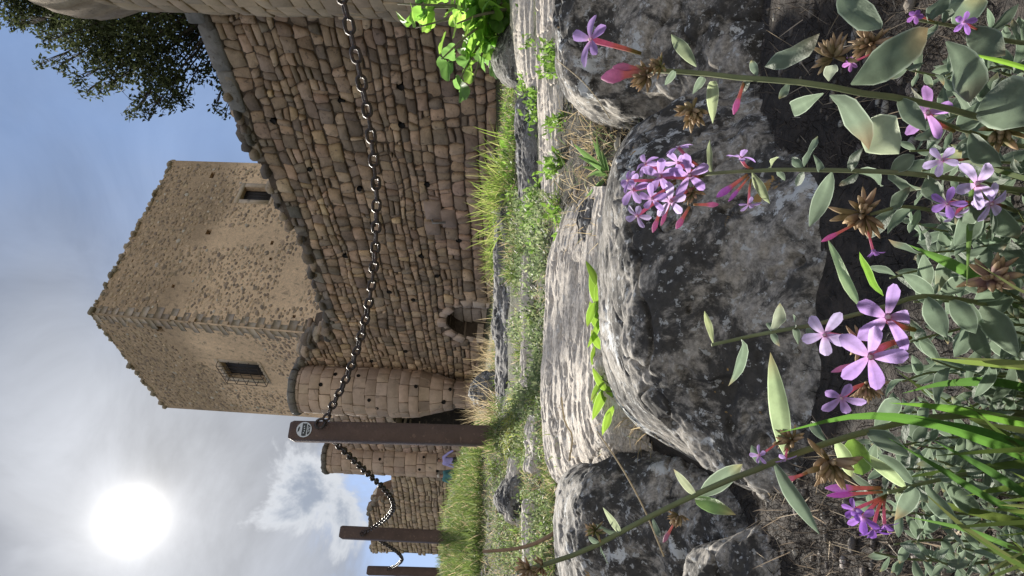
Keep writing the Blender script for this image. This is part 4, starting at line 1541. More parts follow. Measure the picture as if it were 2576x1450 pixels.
# quoins up the near corner, crumbling stones along the top
rq = random.Random(5)
z = 0.0
k = 0
while z < 11.5:
    h = rq.uniform(.22, .34)
    la, lb = (rq.uniform(.4, .6), rq.uniform(.22, .32)) if k % 2 else (rq.uniform(.22, .32), rq.uniform(.4, .6))
    c = jit(rq.choice([(0.44, 0.36, 0.27), (0.37, 0.30, 0.225), (0.40, 0.33, 0.25)]), .12, rq)
    o_ = .018
    zz = np.array([z + .01, z + h - .01])
    V = []
    for q_ in zz:
        V += [FR.P(np.array(la), np.array(q_), np.array(-.05)), FR.P(np.array(la), np.array(q_), np.array(o_)), FR.P(np.array(0), np.array(q_), np.array(o_)) + FL.n * o_,
              FL.P(np.array(FL.w - lb), np.array(q_), np.array(o_)), FL.P(np.array(FL.w - lb), np.array(q_), np.array(-.05))]
    qd = [(i, i + 1, i + 6, i + 5) for i in range(4)] + [(0, 1, 2, 2)][:0]
    tr = [(0, 1, 2), (0, 2, 4), (2, 3, 4), (5, 7, 6), (5, 9, 7), (7, 9, 8)]
    me = fastmesh('quoin', np.array(V), [np.array(qd), np.array(tr)], np.array(c))
    obj('quoin', me, M['ashlar'], tower, tuple(np.mean(V, 0)))
    z += h
    k += 1
rt_g = Geo()
for F in (FR, FL):
    s = 0.0
    while s < F.w:
        w = rq.uniform(.12, .30)
        h = rq.uniform(.10, .24)
        p = round_poly(w, h, rq, .25, .12)
        n0 = rq.uniform(-.2, -.04)
        V, q, t = stone_shape(p, s + w / 2, -rq.uniform(-.06, .05), lambda S, Z, NN: F.P(S, Z, NN + n0), rq.uniform(.06, .22), .02, rq, .75, -.15)
        obj('parapet_stone', fastmesh('parapet_stone', V, [np.array(q), np.array(t)], np.array(jit(rq.choice([(0.36, 0.30, 0.22), (0.28, 0.24, 0.18)]), .18, rq))), M['rubble'], tower, tuple(V.mean(0)))
        s += w * rq.uniform(.75, 1.0)


def window(F, h, planks, label):
    a, b, c, d, dep = h
    g = Geo()
    for k in range(planks):
        s0 = a + (b - a) * k / planks
        s1 = a + (b - a) * (k + 1) / planks - .012
        P = F.P(np.array([s0, s1, s1, s0] * 2), np.array([c, c, d, d] * 2), np.array([-dep + .05] * 4 + [-dep + .09] * 4))
        g.add(P, [(0, 1, 2, 3), (4, 7, 6, 5), (0, 4, 5, 1), (1, 5, 6, 2), (2, 6, 7, 3), (3, 7, 4, 0)], tint=(0.05, 0.05, 0.05))
    w_ = obj('window', g.mesh('window'), M['shutter'], tower, tuple(F.P(np.array((a + b) / 2), np.array((c + d) / 2))))
    w_['label'] = label
    for (s0, s1, z0, z1, nm) in ((a - .22, b + .22, c - .20, c - .002, 'lintel'), (a - .22, a - .002, c, d, 'jamb'), (b + .002, b + .22, c, d, 'jamb'), (a - .2, b + .2, d + .002, d + .14, 'sill')):
        g = Geo()
        P = F.P(np.array([s0, s1, s1, s0] * 2), np.array([z0, z0, z1, z1] * 2), np.array([-.05] * 4 + [.015] * 4))
        g.add(P, [(0, 1, 2, 3), (4, 7, 6, 5), (0, 4, 5, 1), (1, 5, 6, 2), (2, 6, 7, 3), (3, 7, 4, 0)], tint=jit((0.52, 0.42, 0.31), .08))
        obj(nm, g.mesh(nm), M['ashlar'], w_, tuple(P.mean(0)))
    return w_


window(FR, wR, 4, 'dark recessed window on the face nearer the tree')
wl = window(FL, wL, 4, 'dark window behind a projecting iron cage on the face nearer the sun')
a, b, c, d, _ = wL
g = Geo()
dk = (0.05, 0.045, 0.045)
for k in range(6):
    s = a - .06 + (b - a + .12) * k / 5
    g.tube(F.P(np.array([s, s, s, s]), np.array([c - .05, c - .05, d + .05, d + .05]), np.array([-.02, .26, .26, -.02])) if F is FL else FL.P(np.array([s] * 4), np.array([c - .05, c - .05, d + .05, d + .05]), np.array([-.02, .26, .26, -.02])), .014, 5, dk)
for z_ in np.linspace(c - .05, d + .05, 5):
    g.tube(FL.P(np.array([a - .06, a - .06, b + .06, b + .06]), np.full(4, z_), np.array([-.02, .26, .26, -.02])), .014, 5, dk)
obj('window_cage', g.mesh('window_cage'), M['iron'], tower, tuple(FL.P(np.array(a), np.array(c))))

# ------------------------------------------------------------------ posts and chains
BROWN = (0.095, 0.060, 0.048)


def post(label, base, top, w, yaw):
    base, top = np.array(base), np.array(top)
    t_ = thing('fence_post', label, 'post', tuple(base), 'posts carrying the chain')
    ax = np.array([math.cos(yaw), math.sin(yaw), 0])
    ay = np.array([-math.sin(yaw), math.cos(yaw), 0])
    g = Geo()
    b = .10 * w
    prof = [(-w / 2 + b, -w / 2), (w / 2 - b, -w / 2), (w / 2, -w / 2 + b), (w / 2, w / 2 - b), (w / 2 - b, w / 2), (-w / 2 + b, w / 2), (-w / 2, w / 2 - b), (-w / 2, -w / 2 + b)]
    rings = [(0, 1), (.5, 1), (1, 1), (1, .86)]
    V = []
    H = np.linalg.norm(top - base)
    for k, (f, sc) in enumerate(rings):
        c = base + (top - base) * f - np.array([0, 0, .22 if k == 0 else 0]) + np.array([0, 0, .02 if k == 3 else 0])
        for x, y in prof:
            V.append(c + ax * x * sc + ay * y * sc)
    V = np.array(V)
    n = 8
    q = [(k * n + i, k * n + (i + 1) % n, (k + 1) * n + (i + 1) % n, (k + 1) * n + i) for k in range(3) for i in range(n)]
    V = np.concatenate([V, [V[24:32].mean(0)]])
    t = [(24 + i, 24 + (i + 1) % n, 32) for i in range(n)]
    g.add(V, q, t, BROWN)
    obj('shaft', g.mesh('shaft'), M['wood'], t_, tuple(base))
    return t_, ax, ay


PB1, PT1 = at(1196, 1096, 3.9), at(742, 1086, 3.92)
PB2, PT2 = at(1118, 1352, 6.9), at(862, 1340, 6.9)
PB3, PT3 = at(1112, 1440, 9.6), at(928, 1436, 9.6)
p1, ax1, ay1 = post('nearest brown square post with a round white sticker near its slanted top', PB1, PT1, 0.105, R(24))
p2, _, _ = post('second brown post standing before the ruined wall', PB2, PT2, .115, R(30))
p3, _, _ = post('smallest brown post at the bottom edge against the sky', PB3, PT3, .115, R(30))


def eye_bolt(parent, c, rad, normal):
    """ring of iron on a post"""
    normal = np.array(normal, float)
    normal /= np.linalg.norm(normal)
    a = np.cross(normal, [0, 0, 1])
    a /= np.linalg.norm(a)
    b = np.cross(normal, a)
    th = np.linspace(0, 2 * np.pi, 15)
    g = Geo()
    g.tube([c + rad * (math.cos(x) * a + math.sin(x) * b) for x in th], rad * .28, 6, (0.05, 0.045, 0.045))
    obj('eye_ring', g.mesh('eye_ring', True), M['iron'], parent, tuple(c))


def link_mesh(pitch, wid, rad):
    """one oval chain link along local x"""
    g = Geo()
    L = pitch + 2 * rad
    hw, hl = wid / 2 - rad, L / 2 - wid / 2 + rad * .2
    pts = []
    for k in range(7):
        a = -math.pi / 2 + math.pi * k / 6
        pts.append((hl + hw * math.cos(a), hw * math.sin(a), 0))
    for k in range(7):
        a = math.pi / 2 + math.pi * k / 6
        pts.append((-hl + hw * math.cos(a), hw * math.sin(a), 0))
    pts = np.array(pts)
    n, seg = len(pts), 6
    V = []
    for i in range(n):
        tg = pts[(i + 1) % n] - pts[i - 1]
        tg /= np.linalg.norm(tg)
        a = np.array([tg[1], -tg[0], 0])
        for j in range(seg):
            th = 2 * math.pi * j / seg
            V.append(pts[i] + rad * (math.cos(th) * a + math.sin(th) * np.array([0, 0, 1])))
    q = [(i * seg + j, i * seg + (j + 1) % seg, ((i + 1) % n) * seg + (j + 1) % seg, ((i + 1) % n) * seg + j) for i in range(n) for j in range(seg)]
    g.add(V, q, tint=(0.052, 0.042, 0.038))
    me = g.mesh('link', True)
    me.materials.append(M['iron'])
    return me


LINK = link_mesh(.054, .047, .0074)
PITCH_L = .054


def chain(label, pts):
    pts = np.asarray(pts, float)
    n0 = 400
    fine = resample(pts, n0)
    L = np.concatenate([[0], np.cumsum(np.linalg.norm(np.diff(fine, axis=0), axis=1))])
    n = int(L[-1] / PITCH_L)
    t_ = thing('iron_chain', label, 'chain', tuple(fine[n0 // 2]), 'chains hung between the posts')
    for k in range(n):
        s = (k + .5) * L[-1] / n
        p = np.array([np.interp(s, L, fine[:, i]) for i in range(3)])
        p2_ = np.array([np.interp(s + .01, L, fine[:, i]) for i in range(3)])
        p1_ = np.array([np.interp(s - .01, L, fine[:, i]) for i in range(3)])
        tg = Vector(p2_ - p1_).normalized()
        a = tg.cross(Vector((0, 0, 1))).normalized()
        b = tg.cross(a)
        roll = (0.35 if k % 2 else 0.35 + math.pi / 2) + random.uniform(-.22, .22)
        y = a * math.cos(roll) + b * math.sin(roll)
        z = tg.cross(y)
        o = bpy.data.objects.new('link', LINK)
        C.objects.link(o)
        o.parent = t_
        m = Matrix((tg, y, z)).transposed().to_4x4()
        m.translation = Vector(p) - t_.location
        o.matrix_basis = m


def on_plane(px, py, A, B):
    A, B = np.array(A[:2]), np.array(B[:2])
    D = (B - A) / np.linalg.norm(B - A)
    Nn = np.array([-D[1], D[0]])
    s, z = plane_hit(px, py, A, D, Nn)
    return np.array([*(A + D * s), z])


e1 = on_plane(812, 1068, PB1, (1.03, 2.5))
q1 = at(820, 1062, 3.86)
near_end = (1.08, 2.5)
pts = [on_plane(px, py, q1, near_end) for px, py in ((818, 1058), (842, 1010), (870, 955), (905, 858), (930, 752), (943, 645), (947, 550), (945, 452), (932, 330), (912, 220), (889, 110), (862, 0), (836, -90), (800, -200))]
chain('nearest and largest iron chain sagging across the curtain wall', pts)
pts = [on_plane(px, py, PB1, PB2) for px, py in ((838, 1112), (856, 1125), (880, 1148), (905, 1172), (932, 1198), (958, 1222), (978, 1244), (988, 1262), (988, 1282), (978, 1298), (955, 1317), (930, 1332), (914, 1340))]
chain('middle iron chain sagging between the nearest post and the second post', pts)
pts = [on_plane(px, py, PB2, PB3) for px, py in ((948, 1352), (962, 1364), (984, 1378), (1002, 1392), (1011, 1404), (1008, 1414), (995, 1424), (970, 1434), (958, 1437))]
chain('short far iron chain sagging between the second and the smallest post', pts)
dd3 = PB3 - PB2
pts = [on_plane(px, py, PB3, PB3 + dd3) for px, py in ((985, 1444), (1000, 1450), (1012, 1458), (1014, 1466), (1000, 1476))]
chain('last iron chain leaving the smallest post at the bottom edge', pts)
eye_bolt(p1, on_plane(806, 1066, q1, near_end), .028, (0.6, -.8, 0.1))
eye_bolt(p1, on_plane(836, 1110, PB1, PB2), .022, (-.8, -.5, .1))
eye_bolt(p2, on_plane(914, 1340, PB1, PB2) + np.array([0, -.03, 0]), .024, (.6, -.8, 0))

# sticker: a thin printed disc on the front of the nearest post
nf = -ay1 if (-ay1) @ (CAM - PT1) > 0 else ay1
axs = ax1
tilt_up = (np.array(PT1) - np.array(PB1)) / np.linalg.norm(np.array(PT1) - np.array(PB1))
nf = nf - tilt_up * (nf @ tilt_up)
nf /= np.linalg.norm(nf)
axs = np.cross(tilt_up, nf)
axs = axs if axs @ ax1 > 0 else -axs
pc_ = np.array(PT1) + nf * (.105 / 2 + .003) - tilt_up * .07

stk = thing('sticker', 'round white sticker with a dark printed emblem on the nearest post', 'sticker', tuple(pc_))


def disc_part(name, pts2, off, mat, parent=stk, thick=.0008):
    V = [pc_ + nf * off + axs * x + tilt_up * y for x, y in pts2]
    Vb = [v - nf * thick for v in V]
    n = len(V)
    me = bpy.data.meshes.new(name)
    me.from_pydata([tuple(v) for v in V + Vb], [], [tuple(range(n))] + [(i, (i + 1) % n, n + (i + 1) % n, n + i) for i in range(n)])
    me.update()
    return obj(name, me, mat, parent, tuple(pc_))


SR = .043
circ = lambda cx, cy, r, n=28: [(cx + r * math.cos(2 * math.pi * k / n), cy + r * math.sin(2 * math.pi * k / n)) for k in range(n)]
disc_part('backing', circ(0, 0, SR), .0, M['sticker_white'])
disc_part('band', [(-.034, .012), (.036, .010), (.034, .0), (.036, -.014), (-.034, -.014), (-.036, -.002)], .0016, M['sticker_dark'])
for k, (x, y) in enumerate(((-.019, .000), (-.007, -.004), (.006, -.003), (.018, -.001))):
    disc_part('dot', circ(x, y, .0036, 10), .0032, M['sticker_white'])
disc_part('cap', [(-.012, .036), (.004, .034), (.018, .030), (.012, .024), (.0, .026), (-.010, .028)], .0016, M['sticker_dark'])
disc_part('base_mark', [(-.030, -.020), (.030, -.020), (.020, -.034), (-.018, -.034)], .0016, M['sticker_dark'])
for x0 in (-.014, .002):
    disc_part('zigzag', [(x0, -.024), (x0 + .004, -.024), (x0 + .008, -.029), (x0 + .012, -.024), (x0 + .016, -.024), (x0 + .008, -.033)], .0032, M['sticker_white'])

# ------------------------------------------------------------------ vegetation helpers
DRY = [(0.42, 0.34, 0.21), (0.36, 0.28, 0.16), (0.50, 0.42, 0.28), (0.30, 0.23, 0.14)]
GREEN = [(0.10, 0.15, 0.035), (0.13, 0.18, 0.045), (0.075, 0.12, 0.03), (0.18, 0.21, 0.07)]
OLIVE = [(0.14, 0.19, 0.085), (0.20, 0.255, 0.12), (0.09, 0.125, 0.06), (0.25, 0.28, 0.15)]


def pick(cols, n, r=rng, a=0.25):
    c = np.array(cols)[r.integers(0, len(cols), n)]
    return c * (1 + r.uniform(-a, a, (n, 1)))


def blades_geo(base, tipv, width, tints, droop=0.25, side=None):
    """many thin grass blades at once: base points, tip vectors, widths"""
    n = len(base)
    L = np.linalg.norm(tipv, axis=1)[:, None]
    if side is None:
        side = np.cross(tipv, rng.normal(size=(n, 3)))
    side /= np.linalg.norm(side, axis=1)[:, None] + 1e-9
    w = np.asarray(width).reshape(-1, 1) * np.ones((n, 1))
    dr = np.array([0, 0, -1.0]) * L * droop
    pts = []
    for f, k in ((0, .8), (.45, 1.0), (.8, .6)):
        c = base + tipv * f + dr * f * f
        pts += [c - side * w * k / 2, c + side * w * k / 2]
    pts.append(base + tipv + dr)
    V = np.stack(pts, 1).reshape(-1, 3)
    o = (np.arange(n) * 7)[:, None]
    q = np.concatenate([o + np.array([[0, 1, 3, 2]]), o + np.array([[2, 3, 5, 4]])])
    t = o + np.array([[4, 5, 6]])
    return V, q, t, np.repeat(tints, 7, 0)


def blade_field(name, label, cat, base, H, W, tints, lean=(0, 0, 0), spread=.5, droop=.25, kind='stuff', mat='grass'):
    n = len(base)
    v = rng.normal(size=(n, 3)) * spread + np.array([0, 0, 1.0]) + np.array(lean)
    v[:, 2] = np.abs(v[:, 2])
    v /= np.linalg.norm(v, axis=1)[:, None]
    hh = rng.uniform(H[0], H[1], (n, 1))
    V, q, t, c = blades_geo(np.asarray(base) - [0, 0, .004], v * hh, rng.uniform(W[0], W[1], n), tints, droop)
    me = fastmesh(name, V, [q, t], c)
    loc = np.asarray(base).mean(0)
    o = obj(name, me, M[mat], None, tuple(loc))
    return tag(o, label, cat, None, kind)


def leaflets_geo(base, size, tints, up=.6):
    """many small rhombic leaves"""
    n = len(base)
    d = rng.normal(size=(n, 3)) + np.array([0, 0, up])
    d /= np.linalg.norm(d, axis=1)[:, None]
    s = np.cross(d, rng.normal(size=(n, 3)))
    s /= np.linalg.norm(s, axis=1)[:, None]
    L = np.asarray(size).reshape(-1, 1)
    nn = np.cross(d, s)
    b = np.asarray(base)
    P = [b, b + d * L * .5 - s * L * .22 + nn * L * .06, b + d * L, b + d * L * .5 + s * L * .22 + nn * L * .06]
    V = np.stack(P, 1).reshape(-1, 3)
    q = (np.arange(n) * 4)[:, None] + np.array([[0, 1, 2, 3]])
    return V, q, np.repeat(tints, 4, 0)


def leaflet_field(name, label, cat, base, size, tints, mat='leaf', up=.6, lift=.02):
    base = np.asarray(base).copy()
    base[:, 2] += np.abs(rng.normal(size=len(base))) * lift
    V, q, c = leaflets_geo(base, rng.uniform(size[0], size[1], len(base)), tints, up)
    me = fastmesh(name, V, [q], c)
    o = obj(name, me, M[mat], None, tuple(base.mean(0)))
    return tag(o, label, cat, None, 'stuff')


def scatter(px0, px1, py0, py1, n, fn=None):
    """ground points seen inside a rectangle of the photograph"""
    px, py = rng.uniform(px0, px1, n), rng.uniform(py0, py1, n)
    if fn is not None:
        k = fn(px, py)
        px, py = px[k], py[k]
    p, ok = ground_hit(px, py)
    return p[ok]


def patchy(scale, lo, seed):
    return lambda px, py: fbm(np.stack([px / scale, py / scale * .6, np.zeros_like(px)], -1), 3, seed) > lo


def leaf_mesh(base, tip, w, nh, curl=.12, fold=.25, tint=(.3, .38, .29), edge=None, wave=0.0, shape=.8, nl=8):
    """one leaf blade between two points with a folded midrib, margin painted pale like a backlit rim, and curl"""
    base, tip, nh = (np.asarray(a, float) for a in (base, tip, nh))
    ax = tip - base
    L = np.linalg.norm(ax)
    ax = ax / L
    sd_ = np.cross(ax, nh)
    sd_ /= np.linalg.norm(sd_) + 1e-9
    nn = np.cross(sd_, ax)
    t = np.linspace(0, 1, nl)
    wid = w / 2 * np.maximum(np.sin(np.pi * np.clip(t, 0, 1) ** shape), 0) ** .8 + w * .035 * (1 - t)
    cols = np.array([-1, -.86, -.4, 0, .4, .86, 1.0])
    cc = base + np.outer(t * L, ax) + np.outer(curl * L * 4 * (t - t * t) * (1 - .3 * t), nn)
    V, tn = [], []
    edge = edge if edge is not None else tuple(min(.9, x * 1.9 + .12) for x in tint)  # bright backlit rim put into the margin colour
    ph = random.uniform(0, 6)
    for i in range(nl):
        for c in cols:
            up_ = fold * abs(c) ** 1.3 * wid[i] + wave * wid[i] * c * math.sin(t[i] * 9 + ph + c)
            V.append(cc[i] + sd_ * c * wid[i] + nn * up_)
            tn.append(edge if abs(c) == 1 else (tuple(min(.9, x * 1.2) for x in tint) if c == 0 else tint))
    m = len(cols)
    tn = np.array(tn, float)
    if random.random() < .30:
        k0 = random.uniform(.55, .9)
        br = np.array(random.choice([(.30, .20, .10), (.36, .30, .12), (.22, .15, .09)]))
        f = np.clip((np.repeat(t, m) - k0) / (1.02 - k0), 0, 1)[:, None] * random.uniform(.4, .95)
        tn = tn * (1 - f) + br * f
    q = [(i * m + j, i * m + j + 1, (i + 1) * m + j + 1, (i + 1) * m + j) for i in range(nl - 1) for j in range(m - 1)]
    return fastmesh('leaf', np.array(V), [np.array(q)], np.array(tn), True)


# ------------------------------------------------------------------ tree behind the wall
def build_tree():
    Y0 = 20.5
    trunk_top = at(640, -60, Y0)
    root = np.array([trunk_top[0] + .3, trunk_top[1], float(zf(trunk_top[0], trunk_top[1])) - .2])
    t_ = thing('broadleaf_tree', 'dark leafy tree behind the curtain wall at the upper left', 'tree', tuple(root))
    g = Geo()
    g.tube(resample([root, root * .5 + trunk_top * .5 + [.1, 0, 0], trunk_top], 8), np.linspace(.28, .17, 8), 10, (.06, .045, .035))
    obj('trunk', g.mesh('trunk', True), M['bark'], t_, tuple(root))
    cl = [(90, 10, 70, 1), (150, 50, 75, 1), (230, 95, 80, 1), (330, 60, 100, 1), (310, 150, 62, 1), (400, 130, 85, 1), (380, 190, 52, .9), (285, 205, 36, .6), (250, 150, 40, .6),
          (430, 215, 48, .7), (490, 90, 62, .9), (455, 250, 34, .45), (420, 265, 26, .4), (350, 262, 30, .35), (325, 290, 17, .5), (372, 285, 20, .5), (385, 240, 30, .5), (540, 165, 36, .6), (568, 205, 34, .9),
          (560, 130, 40, .8), (585, 235, 24, .8), (545, 270, 18, .3), (568, 285, 16, .25), (120, 105, 26, .5), (105, 160, 18, .5), (150, 165, 24, .5), (200, 200, 24, .45), (215, 235, 18, .45), (250, 230, 22, .4), (45, 60, 26, .5),
          (20, -10, 80, 1), (200, -60, 130, 1), (360, -60, 120, 1), (480, -40, 110, 1), (100, -150, 130, 1), (300, -200, 140, 1), (470, -180, 120, 1), (440, 40, 80, 1), (250, 20, 90, 1), (505, 185, 30, .5)]
    V, q, c = [], [], []
    nb = 0
    for k, (px, py, r, dn) in enumerate(cl):
        yc = Y0 + random.uniform(-1.0, 1.0)
        cen = at(px, py, yc)
        rm = r / FPX * yc
        n = int(1250 * (r / 80) ** 1.8 * dn)
        d = rng.normal(size=(n, 3))
        d /= np.linalg.norm(d, axis=1)[:, None]
        rad = rng.uniform(0, 1, (n, 1)) ** .45 * rm * (1 + .35 * fbm(d * 2.2 + k, 2, k)[:, None])
        p = cen + d * rad
        base_c = np.array([[.050, .062, .024], [.036, .046, .018], [.075, .09, .036], [.045, .055, .028]])[rng.integers(0, 4, n)]
        Vv, qq, ct = leaflets_geo(p, rng.uniform(.11, .20, n), base_c * rng.uniform(.8, 1.3, (n, 1)), .1)
        V.append(Vv)
        q.append(qq + nb)
        c.append(ct)
        nb += len(Vv)
        # limb to the clump with a few twigs
        g = Geo()
        mid = (trunk_top * .45 + cen * .55) + rng.normal(size=3) * .12
        g.tube(resample([trunk_top, mid, cen], 7), np.linspace(.075 if r > 60 else .045, .012, 7), 6, (.05, .04, .032))
        for _ in range(5):
            e = cen + rng.normal(size=3) * rm * .6
            g.tube(resample([mid * .3 + cen * .7, (cen + e) / 2 + rng.normal(size=3) * .05, e], 4), np.linspace(.014, .005, 4), 4, (.05, .04, .032))
        obj('branch', g.mesh('branch', True), M['bark'], t_, tuple(cen))
    me = fastmesh('crown', np.concatenate(V), [np.concatenate(q)], np.concatenate(c))
    o = obj('crown', me, M['tree'], t_, tuple(at(300, 60, Y0)))
    o['kind'] = 'stuff'


build_tree()

# ------------------------------------------------------------------ ground cover
tints = lambda cols, n: pick(cols, n)
b = scatter(1288, 1385, 480, 1040, 11000, patchy(38, -.12, 3))
leaflet_field('ground_cover', 'low grey-green creeping plants on the slope above the pale ledge', 'ground cover', b, (.010, .024), pick(OLIVE, len(b)), 'leaf', .5, .022)
b = scatter(1286, 1392, 480, 1250, 2600)
blade_field('dry_grass', 'dry straw scattered over the slope above the pale ledge', 'dry grass', b, (.02, .06), (.0014, .003), pick(DRY + OLIVE, len(b)), spread=1.0)
b = np.concatenate([scatter(1322, 1366, -30, 640, 3600, patchy(30, -.1, 5)), scatter(1392, 1420, 100, 600, 1800, patchy(26, -.05, 6)), scatter(1262, 1300, 170, 560, 2600, patchy(30, -.25, 7))])
leaflet_field('ground_cover', 'bright green leafy strips growing between the pale rock bands', 'ground cover', b, (.014, .032), pick([(.16, .28, .045), (.12, .22, .04), (.20, .32, .07)], len(b)), 'grass', .9, .02)
b = np.concatenate([scatter(1232, 1300, 150, 700, 5200), scatter(1190, 1262, 690, 1140, 5200)])
blade_field('grass', 'short green grass along the foot of the curtain wall', 'grass', b, (.04, .13), (.002, .0045), pick(GREEN + DRY[:1], len(b)), spread=.5)
b = scatter(1205, 1258, 640, 1060, 1500, lambda px, py: (np.abs(py - 812) > 48) | (rng.uniform(0, 1, len(px)) < .25))
blade_field('dry_grass', 'tall pale dry stalks standing before the wall niche', 'dry grass', b, (.10, .34), (.002, .004), pick(DRY, len(b)), spread=.42, droop=.12)
b = scatter(1112, 1215, 1120, 1450, 11000)
blade_field('grass', 'lush green grass on the crest around the far posts', 'grass', b, (.04, .16), (.003, .006), pick(GREEN + GREEN + DRY[:1] + OLIVE[:2], len(b)), spread=.5)
b = scatter(1165, 1400, 1060, 1450, 15000)
blade_field('dry_grass', 'thin mat of straw-coloured and green grass on the slope before the far posts', 'dry grass', b, (.015, .06), (.0012, .0032), pick(DRY + OLIVE + GREEN + GREEN, len(b)), lean=(.2, -.3, 0), spread=.9)
b = scatter(1255, 1390, 1000, 1420, 8000, patchy(40, -.06, 8))
leaflet_field('ground_cover', 'dark green creeping patches on the slope in front of the nearest post', 'ground cover', b, (.008, .02), pick(OLIVE + GREEN[:1], len(b)), 'leaf', .5, .02)
b = np.concatenate([scatter(1410, 1700, 255, 600, 1300), scatter(1420, 1640, 1040, 1230, 1000)])
blade_field('dry_grass', 'tangled dry straw in the soil pockets between the boulders', 'dry grass', b, (.02, .09), (.001, .0024), pick(DRY + OLIVE[:1], len(b)), spread=1.1)
b = np.concatenate([scatter(1780, 2500, -30, 420, 7000), scatter(1850, 2576, 1130, 1460, 9000), scatter(2000, 2576, 400, 1150, 4000)])
blade_field('dry_grass', 'dead brown litter on the dark soil under the flowers', 'dry grass', b, (.008, .035), (.0005, .0013), pick([(.05, .043, .037), (.025, .021, .018), (.12, .10, .082), (.035, .03, .026), (.02, .017, .015)], len(b)), spread=1.3)


b = np.concatenate([scatter(1900, 2576, 1120, 1460, 170), scatter(1800, 2400, -20, 400, 130), scatter(1560, 1800, 1130, 1400, 60)])
blade_field('dry_grass', 'loose pale straws lying on the dark soil under the flowers', 'dry grass', b, (.015, .07), (.0006, .0016), pick([(.30, .25, .18), (.20, .16, .12), (.42, .36, .28)], len(b)), lean=(0, 0, -.85), spread=1.0, droop=.05)


def pebbles(label, base, size, cols):
    g = Geo()
    for p in base:
        r_ = random.uniform(*size)
        bm = bmesh.new()
        bmesh.ops.create_icosphere(bm, subdivisions=1, radius=1)
        V = np.array([v.co[:] for v in bm.verts])
        t = [[v.index for v in f.verts] for f in bm.faces]
        bm.free()
        V = V * (1 + rng.uniform(-.22, .22, (len(V), 1))) * r_ * np.array([random.uniform(.8, 1.4), random.uniform(.8, 1.2), .5])
        g.add(V + p + [0, 0, r_ * .12], (), t, jit(random.choice(cols), .25))
    o = obj('gravel', g.mesh('gravel'), M['ashlar'], None, tuple(np.mean(base, 0)))
    tag(o, label, 'gravel', None, 'stuff')


pebbles('scattered pale pebbles on the grassy slope and in the soil pockets', np.concatenate([scatter(1200, 1400, 1060, 1450, 150), scatter(1290, 1390, 480, 1050, 90), scatter(1420, 1650, 260, 560, 40), scatter(1430, 1650, 1050, 1220, 40)]), (.005, .018), [(.40, .36, .31), (.30, .27, .23), (.48, .44, .39)])
pebbles('small dark stones in the litter under the flowers', np.concatenate([scatter(1880, 2560, 1120, 1450, 130), scatter(1800, 2300, 0, 400, 60)]), (.003, .009), [(.16, .14, .12), (.28, .26, .23), (.10, .09, .08)])


def tuft(label, px, py, n, H, W, cols, lean=(0, 0, 0), spread=.4, droop=.35, rad=.06, Y=None, cat='grass'):
    if Y is None:
        p, _ = ground_hit(np.array([px], float), np.array([py], float))
        p = p[0]
    else:
        p = at(px, py, Y)
    base = p + np.concatenate([rng.normal(size=(n, 2)) * rad, np.zeros((n, 1))], 1)
    if Y is None:
        base[:, 2] = zf(base[:, 0], base[:, 1])
    return blade_field('grass_tuft', label, cat, base, H, W, pick(cols, n), lean, spread, droop, None)


YG = [(.24, .33, .07), (.30, .36, .10), (.18, .28, .05), (.36, .36, .14)]
tuft('big pale green grass tuft in front of the smooth wall blocks', 1283, 482, 420, (.16, .42), (.003, .006), YG, (-.1, -.2, 0), .42, .3, .12)
tuft('bushy green grass tuft between the niche and the biggest tuft', 1262, 640, 300, (.14, .34), (.003, .006), GREEN + YG, (-.05, -.2, 0), .4, .3, .10)
tuft('small grass tuft between the two larger tufts along the wall', 1268, 560, 120, (.08, .18), (.003, .005), YG, (0, -.2, 0), .4, .3, .06)
tuft('yellow-green drooping grass tuft on the slope in front of the nearest post', 1290, 1055, 260, (.10, .22), (.002, .0042), [(.32, .36, .08), (.24, .30, .06), (.38, .36, .13)], (-.5, -.4, 0), .35, .7, .07)
tuft('green grass tuft on the slope between the dark lip and the ribbed ledge', 1300, 700, 150, (.06, .15), (.002, .004), GREEN, (0, -.1, 0), .5, .4, .04)
tuft('short green tuft at the foot of the nearest post', 1205, 1085, 160, (.05, .14), (.003, .005), GREEN, (0, 0, 0), .4, .3, .10)
tuft('tall green tuft beside the second post', 1128, 1240, 260, (.10, .24), (.004, .007), GREEN, (0, 0, 0), .45, .3, .05)
tuft('dry tan seed-stalk tuft at the foot of the near round turret', 1212, 1000, 120, (.15, .40), (.003, .005), DRY, (0, 0, 0), .45, .15, .05)
tuft('dry straw tuft beside the niche', 1232, 740, 140, (.15, .36), (.003, .005), DRY, (0, 0, 0), .45, .15, .05)
tuft('dry straw clump among the rosette leaves', 1510, 350, 60, (.05, .16), (.0012, .0026), DRY, (0, -.3, 0), .7, .4, .03)


for (px, py, lb) in ((1312, 620, 'small bright tuft behind the ribbed ledge, below the rosette and bushy tuft'), (1330, 560, 'small bright tuft at the lower end of the thin rock band'), (1345, 800, 'small bright tuft just behind the middle of the ribbed ledge'), (1318, 880, 'small bright tuft in front of the lower half of the dark rock lip'),
                     (1352, 980, 'small bright tuft behind the lower part of the ribbed ledge'), (1325, 1130, 'small bright tuft in the straw below the drooping tuft'), (1300, 1330, 'small bright tuft below the wedge-shaped stone'), (1420, 1110, 'small bright tuft in the soil pocket behind the small grey stone'),
                     (1402, 520, 'small bright tuft in front of the thin rock band'), (1245, 1180, 'small bright tuft between the nearest post and the wedge-shaped stone')):
    tuft(lb, px, py, 90, (.04, .11), (.002, .0038), GREEN + [(.20, .30, .06)], (0, -.15, 0), .5, .4, .03)


